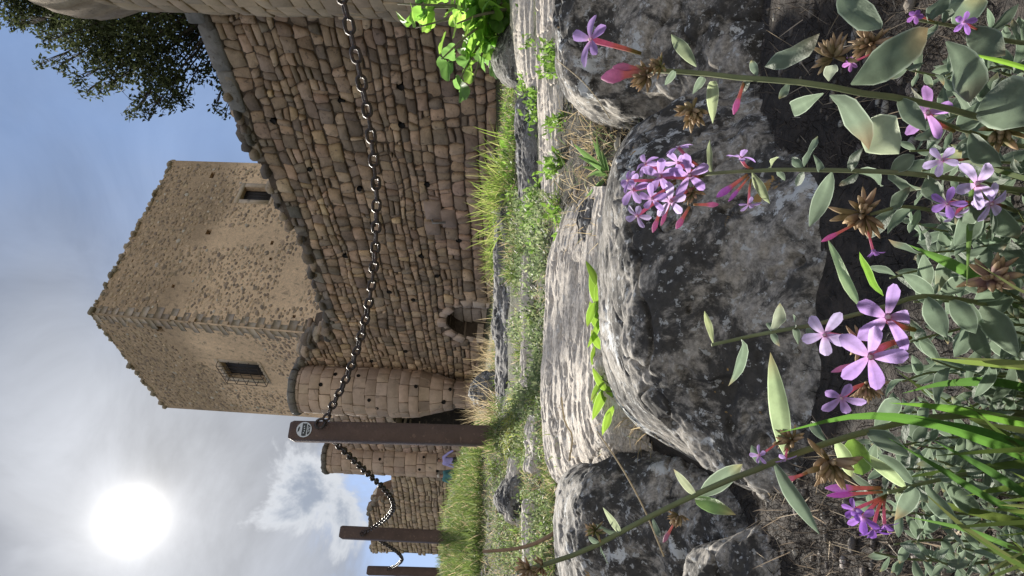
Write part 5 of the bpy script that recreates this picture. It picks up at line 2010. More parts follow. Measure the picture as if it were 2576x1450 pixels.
def leafy(name, label, cat, base, leaves, tint, mat='leaf', curl=.12, edge=None, fold=.25, Yb=None, stems=True, wave=0.0, group=None, shape=.8):
    """plant with a short stem and leaves given as (px, py, Y) base and tip with a width in pixels"""
    base = np.asarray(base, float)
    t_ = thing(name, label, cat, tuple(base), group)
    for (a, b_, w) in leaves:
        A, B = at(*a), at(*b_)
        wm = w / FPX * a[2]
        nh = (CAM - A) / np.linalg.norm(CAM - A) + rng.normal(size=3) * .45
        tn = jit(tint, .18)
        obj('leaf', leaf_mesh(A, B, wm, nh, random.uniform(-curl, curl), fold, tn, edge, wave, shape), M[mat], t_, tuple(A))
    return t_


GB = ground_hit(np.array([1535.]), np.array([442.]))[0][0]
Yb = float(GB[1]) - .01
lv = [((1532, 440, Yb), (tx, ty, Yb + random.uniform(-.06, .1)), w) for tx, ty, w in
      ((1442, 362, 15), (1452, 392, 17), (1462, 420, 14), (1470, 452, 14), (1480, 478, 13), (1490, 350, 14), (1512, 372, 12), (1500, 330, 10), (1470, 500, 10), (1500, 395, 15), (1488, 435, 14))]
t_ = leafy('leaf_rosette', 'green rosette of strap leaves in the gap above the largest boulder', 'plant', at(1540, 440, Yb), lv, (.13, .22, .07), 'grass', .2)
g = Geo()
g.tube([at(1560, 442, Yb), at(1530, 440, Yb)], .008, 6, (.12, .14, .06))
obj('crown_base', g.mesh('crown_base', True), M['stem'], t_, tuple(at(1540, 440, Yb)))


def crevice(label, spots, cen):
    lv = []
    for (px, py, L, w) in spots:
        Y = 1.365 + random.uniform(-.02, .05)
        a = (px, py, Y)
        ang = random.uniform(-.5, .5)
        L, w = L * 1.35, w * 1.4
        lv.append((a, (px - abs(L * math.sin(ang)) - 6, py + L * math.cos(ang) * random.choice((1, 1, -1)), Y + random.uniform(-.03, .05)), w))
    t_ = leafy('leafy_weed', label, 'plant', at(*cen), lv, (.22, .36, .045), 'grass', .15)
    g = Geo()
    for (px, py, L, w) in spots[::2]:
        g.tube([at(px, py, 1.37), at(cen[0], cen[1], cen[2])], .0016, 5, (.2, .24, .08))
    obj('stem', g.mesh('stem', True), M['stem'], t_, tuple(at(*cen)))


crevice('vivid green weed in the crevice behind the middle of the largest boulder', [(1512, 700, 60, 18), (1508, 735, 75, 20), (1505, 770, 70, 20), (1500, 720, 50, 16), (1510, 800, 60, 18), (1505, 830, 55, 18), (1496, 760, 48, 15), (1504, 860, 45, 17), (1512, 880, 40, 14)], (1530, 780, 1.40))
crevice('vivid green weed in the crevice behind the lower end of the largest boulder', [(1520, 940, 60, 16), (1530, 970, 70, 18), (1540, 1000, 65, 18), (1545, 1020, 60, 16), (1525, 985, 50, 14), (1535, 1035, 40, 13), (1515, 955, 45, 14)], (1560, 985, 1.44))
# broad-leaved weed on the dark lip
lv = [((1278, y0, 4.0), (x1, y1, 4.0), w) for y0, x1, y1, w in ((372, 1258, 352, 26), (376, 1268, 396, 24), (420, 1262, 402, 26), (424, 1268, 448, 22), (400, 1250, 380, 20))]
t_ = leafy('leafy_weed', 'round-leaved bright weed between the dark stone slab and the wall', 'plant', at(1290, 400, 4.0), lv, (.14, .27, .04), 'grass', .2)
g = Geo()
g.tube([at(1295, 400, 4.02), at(1276, 398, 4.0)], .006, 5, (.15, .2, .06))
obj('stem', g.mesh('stem', True), M['stem'], t_, tuple(at(1290, 400, 4.0)))


# ------------------------------------------------------------------ fig bush
def fig_leaf(c, axis, nrm, L, tint):
    """broad three to five lobed leaf with a folded surface"""
    axis = axis / np.linalg.norm(axis)
    sdv = np.cross(axis, nrm)
    sdv /= np.linalg.norm(sdv)
    nn = np.cross(sdv, axis)
    V, tn = [c + axis * L * .08], [tuple(x * 1.2 for x in tint)]
    m = 22
    for ring in (.5, 1.0):
        for k in range(m):
            a = -math.pi * .86 + 2 * math.pi * .86 * k / (m - 1)
            lobe = .62 + .30 * abs(math.cos(a * 1.45)) ** .8 if abs(a) < 2.2 else .5
            r = L * .58 * lobe * ring
            x, y = r * math.cos(a) + L * .28 * ring, r * math.sin(a)
            V.append(c + axis * x + sdv * y + nn * (abs(y) * .22 - x * x / L * .25 + .03 * L * math.sin(a * 5)))
            tn.append(tint)
    t = [(0, 1 + k, 2 + k) for k in range(m - 1)]
    q = [(1 + k, 1 + m + k, 2 + m + k, 2 + k) for k in range(m - 1)]
    return fastmesh('leaf', np.array(V), [np.array(q), np.array(t)], np.array(tn), True)


def build_fig():
    Y0 = 3.75
    root = at(1302, 20, Y0)
    t_ = thing('fig_bush', 'bright green fig bush at the foot of the wall by the top edge', 'bush', tuple(root))
    tips = [(1000, 10), (1045, 70), (1110, 150), (1150, 215), (1190, 205), (1080, -40), (1150, 60), (1200, 120), (1010, -90), (1120, -120), (1230, 170), (1215, 40), (1160, 130), (1240, 60), (1250, 110), (1180, -20), (1120, 20), (1255, 10), (1060, 20)]
    r_ = random.Random(3)
    spots = []
    for k, (px, py) in enumerate(tips):
        Y = Y0 + r_.uniform(-.3, .3)
        e = at(px, py, Y)
        g = Geo()
        mid = root * .5 + e * .5 + np.array([0, 0, .05])
        path = resample([root, mid, e], 9)
        g.tube(path, np.linspace(.012, .004, 9), 6, (.20, .19, .13))
        obj('branch', g.mesh('branch', True), M['stem'], t_, tuple(root))
        for f in (.35, .5, .62, .74, .86, .95, 1.0):
            p = path[int(f * 8)]
            spots.append((p, f))
    for p, f in spots:
        d = np.array([r_.gauss(0, 1), r_.gauss(-.3, .8), r_.gauss(.1, .8)])
        d /= np.linalg.norm(d)
        L = r_.uniform(.085, .15)
        pp = p + d * r_.uniform(.02, .06)
        nrm = np.array([r_.gauss(0, .6), r_.gauss(-.5, .6), r_.gauss(.9, .5)])
        tint = jit(r_.choice([(.17, .30, .05), (.13, .25, .04), (.20, .33, .06), (.10, .19, .05)]), .15, r_)
        obj('leaf', fig_leaf(pp, d, nrm, L, tint), M['fig'], t_, tuple(pp))


build_fig()

# ------------------------------------------------------------------ flowering plants in the foreground
LEAF = (.13, .172, .122)
VIO = [(.45, .31, .64), (.50, .36, .69), (.41, .27, .60)]
PALE = [(.58, .50, .76), (.54, .45, .73)]
PINK = (.56, .25, .42)


def camvec(ix, iy, iz):
    """direction given as image right, image down, towards the camera"""
    v = ix * IR - iy * IU - iz * fwd
    return v / np.linalg.norm(v)


def flower(parent, px, py, Y, r, face, tube_to, cols=VIO, n=5, opened=1.0):
    c = at(px, py, Y)
    rm = r / FPX * Y
    f = camvec(*face)
    e = at(*tube_to)
    g = Geo()
    k = 7
    path = resample([e, e * .5 + c * .5 - f * rm * .25, c], k)
    g.tube(path, np.linspace(rm * .075, rm * .13, k), 6, np.array([(.20, .17, .07)] * 2 + [(.50, .22, .20)] * 2 + [(.58, .24, .34)] * 3))
    g.tube([c, c + f * rm * .12], rm * .07, 5, (.72, .6, .62))
    fl = obj('flower', g.mesh('flower', True), M['petal'], parent, tuple(c))
    a = np.cross(f, [.2, .3, .9])
    a /= np.linalg.norm(a)
    b_ = np.cross(f, a)
    a0 = random.uniform(0, 6)
    for i in range(n):
        th = a0 + 2 * math.pi * i / n + random.uniform(-.14, .14)
        d = math.cos(th) * a + math.sin(th) * b_
        op = opened * random.uniform(.75, 1.1)
        tipd = d * op + f * (1.05 - op) * .9 - f * .12 * op
        tipd /= np.linalg.norm(tipd)
        L = rm * random.uniform(.84, 1.10)
        w = rm * random.uniform(.54, .66)
        sdv = np.cross(tipd, f)
        sdv /= np.linalg.norm(sdv) + 1e-9
        nn = np.cross(sdv, tipd)
        if nn @ f < 0:
            nn = -nn
        tt = np.linspace(.04, 1, 7)
        wid = w / 2 * (np.clip(tt, 0, 1) ** .62) * np.sqrt(np.clip(1.02 - tt ** 5, 0, 1))
        wid[-1] = w * .10
        col = np.array(jit(random.choice(cols), .10))
        V, tn = [], []
        bend = random.uniform(-.18, .34)
        for s_, ww in zip(tt, wid):
            cen = c + tipd * L * s_ - nn * bend * L * s_ * s_ + nn * .05 * L * math.sin(s_ * 3)
            for cx in (-1, -.5, 0, .5, 1):
                V.append(cen + sdv * cx * ww + nn * (.22 * abs(cx) * ww))
                base_mix = max(0, 1 - s_ * 2.6)
                vein = .74 if cx == 0 else (1.0 if abs(cx) == .5 else 1.12)
                tn.append(col * vein * (1 - base_mix) * 1.0 + np.array((.52, .30, .52)) * base_mix)
        q = [(i_ * 5 + j, i_ * 5 + j + 1, (i_ + 1) * 5 + j + 1, (i_ + 1) * 5 + j) for i_ in range(6) for j in range(4)]
        obj('petal', fastmesh('petal', np.array(V), [np.array(q)], np.array(tn), True), M['petal'], fl, tuple(c))
    return fl


def bud(parent, px, py, Y, tx, ty, r, col=PINK):
    c, e = at(px, py, Y), at(tx, ty, Y)
    rm = r / FPX * Y
    g = Geo()
    d = (c - e)
    path = resample([e, e + d * .5, c, c + d / np.linalg.norm(d) * rm * 1.4], 9)
    g.tube(path, rm * np.array([.24, .25, .26, .28, .32, .48, .56, .42, .10]), 7, np.array([(.34, .22, .12)] * 2 + [(.55, .24, .22)] * 3 + [col] * 4))
    obj('bud', g.mesh('bud', True), M['petal'], parent, tuple(c))


def seed_head(parent, px, py, Y, r, axis, cols=((.24, .17, .10), (.30, .23, .12), (.19, .15, .07), (.34, .24, .16))):
    """faded flower head: a cluster of pointed bracts"""
    c = at(px, py, Y)
    rm = r / FPX * Y
    ax = camvec(*axis)
    g = Geo()
    for k in range(26):
        d = rng.normal(size=3) + ax * 1.1
        d /= np.linalg.norm(d)
        p0 = c - ax * rm * .5 + d * rm * .1
        L = rm * random.uniform(.8, 1.25)
        g.tube(resample([p0, p0 + d * L * .5 + rng.normal(size=3) * rm * .04, p0 + d * L], 6), rm * np.array([.05, .11, .13, .12, .09, .02]) * random.uniform(.8, 1.3), 5,
               np.array([jit(random.choice(cols[:]), .2)] * 4 + [jit((.45, .33, .2), .2)] * 2))
    obj('seed_head', g.mesh('seed_head'), M['head'], parent, tuple(c))


def flowering(label, stem, r, leaves=(), auto=0, auto_len=(45, 85), cat='plant', group='violet-flowered plants in the foreground', lt=LEAF, skip=0.0):
    pts = [at(*p) for p in stem]
    g0_ = pts[-1].copy()
    gz = float(zf(g0_[0], g0_[1]))
    root = np.array([g0_[0], g0_[1], gz - .01])
    t_ = thing('flowering_plant', label, cat, tuple(root), group)
    path = resample(pts + [root], 26)
    g = Geo()
    g.tube(path, np.linspace(r * .7, r * 1.3, 26), 7, np.array([jit((.19, .215, .11), .15) for _ in range(26)]))
    obj('stem', g.mesh('stem', True), M['stem'], t_, tuple(root))
    for lf in leaves:
        a, b_, w = lf[:3]
        tint = lf[3] if len(lf) > 3 else lt
        Y = np.interp(a[0], [s[0] for s in stem], [s[2] for s in stem]) if stem[0][0] < stem[-1][0] else stem[0][2]
        A = at(a[0], a[1], Y)
        B = at(b_[0], b_[1], Y + random.uniform(-.035, .03))
        nh = (CAM - A) / np.linalg.norm(CAM - A) + rng.normal(size=3) * .35
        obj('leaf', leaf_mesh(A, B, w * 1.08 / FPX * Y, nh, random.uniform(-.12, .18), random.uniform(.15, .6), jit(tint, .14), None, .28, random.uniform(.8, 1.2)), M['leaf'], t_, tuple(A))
    for k in range(auto):
        f = (k + .6) / auto * (1 - skip) + skip
        i = min(24, int(f * 25))
        A = path[i]
        ax = path[i + 1] - path[i]
        ax /= np.linalg.norm(ax)
        pxl = 1.0 / FPX * max(.2, A[1])
        for sgn in (-1, 1):
            if random.random() < .15:
                continue
            rnd = rng.normal(size=3)
            out = np.cross(ax, rnd)
            out /= np.linalg.norm(out)
            d = out * 1.0 - ax * random.uniform(.1, .8)
            d /= np.linalg.norm(d)
            L = random.uniform(*auto_len) * pxl
            nh = (CAM - A) / np.linalg.norm(CAM - A) + rng.normal(size=3) * .6
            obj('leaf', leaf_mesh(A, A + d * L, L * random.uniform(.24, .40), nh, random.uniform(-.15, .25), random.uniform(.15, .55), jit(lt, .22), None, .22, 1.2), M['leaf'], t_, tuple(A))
    return t_


random.seed(21)
# the plant whose stem crosses the upper right
P1 = flowering('tall upper right stem with one violet flower and a pink bud at its tip',
               [(1640, 178, .34), (1740, 182, .34), (1850, 195, .33), (1960, 203, .325), (2075, 216, .32), (2190, 238, .32), (2330, 262, .33), (2480, 300, .36), (2640, 330, .40)], .0017,
               [((1752, 168), (1688, 86), 28, (.27, .32, .19)), ((1795, 205), (1793, 312), 26, (.28, .33, .18)), ((1770, 195), (1742, 238), 18), ((1925, 168), (2062, 84), 52), ((2085, 205), (2096, 164), 30, (.30, .34, .25)),
                ((2072, 235), (1992, 278), 36), ((2088, 240), (2186, 378), 62), ((2190, 300), (2262, 388), 92, (.30, .34, .23)), ((2140, 212), (2335, 70), 84), ((2380, 105), (2440, 258), 78),
                ((2480, 240), (2610, 312), 118), ((2215, 72), (2108, -26), 66), ((1985, 200), (1960, 250), 20), ((1885, 196), (1862, 236), 17), ((1905, 192), (1890, 152), 18), ((2260, 246), (2330, 330), 40), ((1700, 176), (1672, 215), 16)])
flower(P1, 1487, 100, .33, 62, (-.75, .05, .5), (1612, 135, .34))
bud(P1, 1560, 190, .335, 1630, 180, 34, (.50, .24, .38))
bud(P1, 1575, 172, .335, 1640, 176, 24, (.46, .22, .34))
seed_head(P1, 1610, 190, .335, 40, (-1, .1, .1))
seed_head(P1, 1650, 165, .335, 28, (-1, -.1, .2), ((.20, .21, .08), (.26, .25, .10), (.17, .18, .07), (.28, .22, .12)))
seed_head(P1, 1740, 295, .34, 46, (-.2, 1, .3))
bud(P1, 1852, 268, .335, 1872, 205, 15, (.60, .24, .46))
seed_head(P1, 2100, 120, .36, 46, (0, -1, .3))

P2 = flowering('flowering stem with the densest cluster of violet flowers',
               [(1765, 440, .46), (1850, 432, .45), (1950, 428, .44), (2050, 428, .43), (2150, 430, .42), (2250, 434, .41), (2400, 450, .42), (2600, 480, .46)], .0016,
               [((1892, 434), (1937, 513), 22, (.27, .32, .18)), ((1792, 440), (1786, 352), 16, (.27, .32, .18)), ((2023, 420), (2058, 342), 30), ((2020, 424), (1992, 396), 20), ((2022, 432), (2002, 470), 18), ((2093, 433), (2035, 572), 38),
                ((2060, 428), (2045, 388), 16), ((2140, 430), (2172, 372), 24), ((2145, 434), (2215, 470), 40), ((2160, 436), (2110, 468), 20), ((2235, 434), (2330, 478), 42), ((2240, 434), (2300, 390), 36), ((1940, 428), (1960, 396), 22, (.30, .34, .2)),
                ((1955, 430), (1975, 455), 14), ((2330, 445), (2390, 520), 44), ((2340, 440), (2420, 380), 44)])
for (px, py, r, fc, cl) in ((1733, 442, 52, (.1, 0, 1), VIO), (1686, 507, 46, (0, .3, 1), PALE), (1660, 444, 46, (-.3, -.1, .9), VIO), (1592, 478, 42, (-.6, .1, .8), VIO), (1603, 543, 38, (-.6, .6, .6), PALE),
                            (1624, 413, 36, (-.6, -.5, .5), VIO), (1707, 372, 38, (-.3, -.9, .3), VIO), (1705, 410, 40, (-.1, -.5, .8), VIO), (1640, 500, 38, (-.3, .3, .8), VIO), (1580, 455, 34, (-.9, -.2, .4), VIO)):
    flower(P2, px, py, .455 + random.uniform(-.015, .015), r, fc, (1768 if px > 1640 else 1700, 445 + (py - 445) * .3, .46), cl)
for (px, py, tx, ty, r) in ((1648, 568, 1665, 520, 13), (1712, 558, 1735, 520, 15), (1790, 515, 1745, 515, 13), (1668, 555, 1690, 500, 10)):
    bud(P2, px, py, .455, tx, ty, r)
seed_head(P2, 1730, 488, .462, 30, (-.6, .3, .2), ((.20, .21, .08), (.26, .25, .10), (.17, .18, .07), (.28, .22, .12)))
flower(P2, 1863, 398, .445, 36, (-.1, -.9, .4), (1895, 425, .445))
flower(P2, 1884, 514, .445, 28, (.1, .9, .4), (1890, 450, .445))
bud(P2, 1822, 482, .445, 1880, 440, 17, (.45, .2, .5))
bud(P2, 1842, 496, .445, 1885, 445, 10, (.45, .2, .5))

P3 = flowering('flowering stem with the three largest violet flowers',
               [(1790, 868, .42), (1870, 850, .42), (1960, 832, .41), (2060, 815, .40), (2200, 780, .40), (2330, 745, .41), (2450, 760, .43), (2620, 800, .46)], .0015,
               [((1795, 866), (1772, 782), 15, (.34, .38, .2)), ((1863, 852), (1832, 972), 27), ((1941, 834), (1962, 762), 32, (.30, .34, .24)), ((1945, 836), (1930, 812), 14), ((1940, 836), (1962, 872), 16), ((1998, 826), (1994, 790), 14), ((2000, 828), (2008, 868), 16),
                ((2030, 820), (2050, 858), 22), ((2162, 772), (2082, 602), 26, (.30, .42, .22)), ((2222, 745), (2162, 634), 24, (.18, .34, .05)), ((2350, 745), (2270, 690), 34), ((2370, 748), (2440, 690), 40), ((2390, 752), (2455, 840), 46), ((2330, 745), (2382, 850), 44),
                ((2440, 758), (2400, 900), 56), ((2450, 760), (2540, 700), 50), ((2470, 770), (2560, 900), 56)])
flower(P3, 2230, 799, .36, 88, (.1, -.2, 1), (2300, 830, .40))
flower(P3, 2074, 842, .37, 62, (-.5, .1, .8), (2170, 860, .40), PALE)
flower(P3, 2186, 897, .345, 86, (0, .1, 1), (2290, 850, .40))
flower(P3, 2116, 1000, .375, 52, (-.3, .4, .8), (2200, 960, .40))
bud(P3, 2110, 930, .375, 2200, 900, 14, (.5, .25, .4))
seed_head(P3, 2180, 985, .39, 40, (-.3, .6, .3))
seed_head(P3, 2150, 860, .395, 40, (-1, 0, .2), ((.40, .22, .14), (.32, .2, .12), (.45, .28, .2), (.36, .24, .16)))

P4 = flowering('long leaning stem from the bottom edge with faded brown heads and narrow leaves',
               [(1300, 1440, .40), (1420, 1405, .40), (1500, 1372, .40), (1600, 1318, .40), (1700, 1268, .40), (1800, 1222, .40), (1880, 1190, .40), (1980, 1150, .41), (2150, 1095, .42), (2350, 1050, .44), (2600, 1040, .48)], .0019,
               [((1755, 1252), (1868, 1168), 42), ((1748, 1256), (1852, 1296), 32, (.2, .32, .1)), ((1752, 1248), (1694, 1180), 18, (.29, .33, .21)), ((1560, 1342), (1516, 1276), 15, (.29, .33, .21)), ((1565, 1345), (1498, 1318), 14), ((1508, 1370), (1480, 1350), 13),
                ((1510, 1372), (1530, 1420), 12), ((1640, 1300), (1660, 1352), 12), ((1945, 1160), (2062, 1345), 32), ((1978, 1152), (1938, 886), 42, (.28, .36, .2)), ((1915, 1175), (1890, 1120), 18), ((2100, 1105), (2142, 1200), 32, (.30, .38, .2)), ((2080, 1112), (2040, 1060), 22),
                ((2142, 1098), (2170, 1196), 60, (.18, .3, .06)), ((2180, 1085), (2290, 1150), 40), ((2200, 1080), (2260, 1000), 40)])
seed_head(P4, 1318, 1436, .40, 34, (-1, .2, .1))
seed_head(P4, 1350, 1428, .40, 26, (-1, .2, .1))
seed_head(P4, 1488, 1330, .40, 24, (-.8, -.6, .2), ((.20, .21, .08), (.26, .25, .10), (.17, .18, .07), (.28, .22, .12)))
seed_head(P4, 1705, 1310, .40, 26, (-.3, .9, .2))
bud(P4, 1676, 1352, .40, 1700, 1310, 11, (.4, .22, .3))
flower(P4, 1976, 1154, .40, 28, (.2, .8, .5), (1990, 1120, .41))
flower(P4, 1910, 1146, .40, 24, (-.8, 0, .5), (1960, 1110, .41))
seed_head(P4, 1975, 1105, .41, 38, (-1, -.2, .2))
seed_head(P4, 2074, 1182, .40, 58, (-.6, .6, .4))
bud(P4, 1990, 1205, .40, 2030, 1190, 14, (.6, .3, .4))

P5 = flowering('short flowering stem at lower right with deep violet drooping blooms',
               [(2235, 1240, .42), (2330, 1215, .43), (2450, 1190, .45), (2600, 1170, .48)], .0015, [((2300, 1225), (2250, 1310), 36), ((2330, 1215), (2400, 1300), 44), ((2300, 1222), (2230, 1180), 40), ((2370, 1205), (2460, 1290), 40), ((2280, 1228), (2150, 1130), 26, (.3, .38, .2))], 4, (60, 110))
for (px, py, r, fc) in ((2172, 1300, 42, (-.5, .3, .6)), (2196, 1330, 40, (0, .8, .5)), (2150, 1282, 34, (-.8, .1, .4)), (2225, 1318, 34, (.2, .8, .4))):
    flower(P5, px, py, .40, r, fc, (2230, 1245, .42), [(.30, .13, .56), (.36, .18, .60)], opened=.7)
bud(P5, 2105, 1228, .41, 2215, 1228, 20, (.55, .3, .6))
bud(P5, 2100, 1246, .41, 2220, 1238, 14, (.5, .2, .5))

P6 = flowering('leafy stem at the right edge with one five-petalled pink-violet flower',
               [(2345, 300, .38), (2430, 330, .40), (2600, 370, .44)], .0015, [((2380, 315), (2300, 352), 44), ((2410, 325), (2480, 250), 44), ((2440, 335), (2520, 420), 50)], 3, (60, 110))
flower(P6, 2331, 285, .36, 66, (0, .1, 1), (2400, 330, .39), [(.50, .28, .62), (.46, .26, .60)])
flower(P6, 2370, 404, .38, 42, (-.6, 0, .7), (2440, 400, .41), PALE)
seed_head(P6, 2525, 330, .40, 62, (-.2, .3, .8), ((.24, .22, .08), (.30, .26, .10), (.2, .17, .07), (.3, .24, .12)))
P7 = flowering('flowering stem at the right edge with pale violet blooms',
               [(2440, 500, .40), (2520, 520, .42), (2620, 540, .46)], .0014, [((2480, 510), (2420, 560), 44), ((2500, 515), (2560, 600), 50), ((2470, 508), (2400, 620), 52)], 3, (70, 120))
flower(P7, 2456, 464, .37, 64, (.1, -.1, 1), (2500, 520, .41), PALE)
flower(P7, 2492, 512, .38, 54, (.2, .4, .8), (2530, 520, .41), PALE)
flower(P7, 2382, 512, .38, 40, (-.5, .3, .7), (2450, 510, .40), [(.36, .2, .6)])
flower(P7, 2400, 540, .385, 34, (-.1, .8, .4), (2450, 515, .40), PALE)
P8 = flowering('stem with a faded bract head and one violet bloom right of the dense cluster',
               [(2190, 540, .41), (2280, 520, .42), (2400, 540, .44), (2600, 600, .48)], .0014, [((2250, 528), (2180, 600), 34), ((2290, 522), (2330, 600), 58), ((2300, 522), (2350, 460), 48), ((2350, 530), (2440, 600), 50), ((2240, 530), (2290, 470), 30)], 3, (60, 110))
seed_head(P8, 2160, 545, .41, 62, (-.6, .2, .6))
flower(P8, 2196, 630, .40, 27, (.1, .9, .3), (2180, 570, .41), [(.40, .2, .62)], opened=.6)
bud(P8, 2082, 600, .41, 2150, 565, 12, (.55, .2, .4))
P9 = flowering('stem with a dusty pink faded head at the right edge of the leaf mass',
               [(2500, 720, .42), (2560, 750, .44), (2640, 780, .48)], .0014, [((2540, 740), (2480, 800), 50), ((2550, 745), (2500, 640), 50)], 2, (70, 120))
seed_head(P9, 2510, 700, .40, 68, (-.3, 0, 1), ((.33, .22, .18), (.40, .28, .22), (.28, .17, .16), (.42, .3, .24)))
P10 = flowering('shaded stem in the upper right corner with small deep violet blooms',
                [(2310, 50, .44), (2420, 70, .45), (2600, 110, .48)], .0015, [((2360, 60), (2300, 120), 44), ((2400, 66), (2470, -10), 60), ((2430, 72), (2530, 140), 60), ((2340, 55), (2380, -20), 50)], 4, (60, 110))
flower(P10, 2302, 39, .43, 26, (-.3, .4, .6), (2350, 55, .44), [(.32, .14, .44)], opened=.6)
flower(P10, 2424, 56, .43, 30, (-.2, .3, .8), (2470, 80, .45), [(.40, .2, .62)], opened=.7)
flower(P10, 2142, 158, .43, 24, (-.7, .4, .5), (2230, 120, .44), [(.46, .2, .5)], opened=.5)
seed_head(P10, 2180, 110, .44, 44, (-.8, .2, .4))

# leafy shoots without flowers that fill the mass
shoots = [('leafy grey-green shoot between the large flowers and the pale violet blooms', 2310, 640), ('leafy shoot behind the three largest flowers', 2345, 905), ('broad-leaved grey shoot at the right edge below the faded pink head', 2480, 905),
          ('leafy shoot under the long green grass blades', 2300, 1120), ('small-leaved shoot left of the drooping deep violet blooms', 2340, 1290), ('leafy shoot in the lower right corner of the leaf mass', 2480, 1180),
          ('broad-leaved shoot beside the pale violet blooms at the right edge', 2470, 620), ('leafy shoot below the five-petalled flower', 2320, 430), ('low shoot among the large upper right leaves', 2450, 190),
          ('small shoot beside the flower left of the largest three', 2230, 1040), ('shaded shoot at the very right edge beneath the grass blades', 2540, 1020), ('low small-leaved shoot near the lower left litter', 2250, 1370), ('small-leaved shoot near the middle of the right edge', 2545, 450),
          ('small-leaved shoot right of the long green blades', 2420, 1090), ('small-leaved shoot between the drooping blooms and the long blades', 2330, 1200), ('small-leaved shoot behind the leafy shoot of the pale blooms', 2380, 720),
          ('small-leaved shoot beneath the three largest flowers', 2270, 960), ('small-leaved shoot at the lower right corner', 2500, 1320), ('grey shoot beneath the big leaves at upper right', 2380, 300), ('small-leaved shoot in the upper right corner', 2520, 60), ('small-leaved shoot left of the faded brown bract head', 2170, 1180), ('small-leaved shoot above the lower left litter', 2200, 1290),
          ('small-leaved shoot between the long blades and the drooping blooms', 2260, 1180), ('small-leaved shoot close to the lower edge', 2330, 1400), ('small-leaved shoot at the left of the three largest flowers', 2190, 1110), ('small-leaved shoot beyond the pale violet blooms', 2300, 560), ('small-leaved shoot below the pair of big leaves', 2290, 380), ('leafy shoot along the right edge above the faded pink head', 2560, 650)]
spots_ = [(2290, 860), (2320, 1010), (2240, 700), (2360, 1160), (2470, 560), (2400, 480), (2260, 1240), (2200, 1390), (2420, 1380), (2440, 830), (2400, 960), (2530, 760), (2380, 190), (2240, 160), (2480, 1040), (2400, 620), (2300, 760), (2540, 1250), (2560, 330), (2130, 1250)]
shoots = [('small' if 'small' in lb else 'broad', px, py) for lb, px, py in shoots] + [('small', px, py) for px, py in spots_]
MARKS = {'the three largest flowers': (2190, 870), 'the long green blades': (2330, 1045), 'the pale violet blooms': (2450, 490), 'the drooping deep violet blooms': (2185, 1310), 'the dusty pink faded head': (2510, 700),
         'the bract head beside the dense cluster': (2160, 545), 'the five-petalled pink-violet flower': (2331, 285), 'the small violet blooms of the top corner': (2360, 50)}
named = []
for kd, px, py in shoots:
    cx_, cy_ = px + 60, py
    mk = min(MARKS, key=lambda m_: (MARKS[m_][0] - cx_) ** 2 + (MARKS[m_][1] - cy_) ** 2)
    dx_, dy_ = cx_ - MARKS[mk][0], cy_ - MARKS[mk][1]
    rel = ('right of' if dx_ > 0 else 'left of') if abs(dx_) > abs(dy_) else ('below' if dy_ > 0 else 'above')
    named.append([kd, px, py, rel, mk, math.hypot(dx_, dy_)])
new_ = []
for n_ in named:
    same = sorted(m_[5] for m_ in named if m_[0] == n_[0] and m_[3] == n_[3] and m_[4] == n_[4])
    rk = same.index(n_[5])
    adj = '' if len(same) == 1 else (', nearest to them', ', second nearest', ', third nearest', ', fourth nearest', ', fifth nearest', ', sixth nearest', ', seventh nearest', ', farthest from them')[min(rk, 7)].replace('them', 'it' if 'head' in n_[4] or n_[4].endswith('flower') else 'them')
    new_.append(('%s-leaved grey-green shoot %s %s%s' % (n_[0], n_[3], n_[4], adj), n_[1], n_[2]))
shoots = new_
for k, (lb, px, py) in enumerate(shoots):
    Y = .46 + random.uniform(-.03, .04)
    small = 'small' in lb
    P_ = flowering(lb, [(px, py, Y), (px + 80, py + random.uniform(-30, 30), Y + .02), (px + 230, py + random.uniform(-50, 50), Y + .05)], .0009, (), 15 if not small else 13, (38, 75) if small else (55, 125), group='leafy shoots among the flowers')

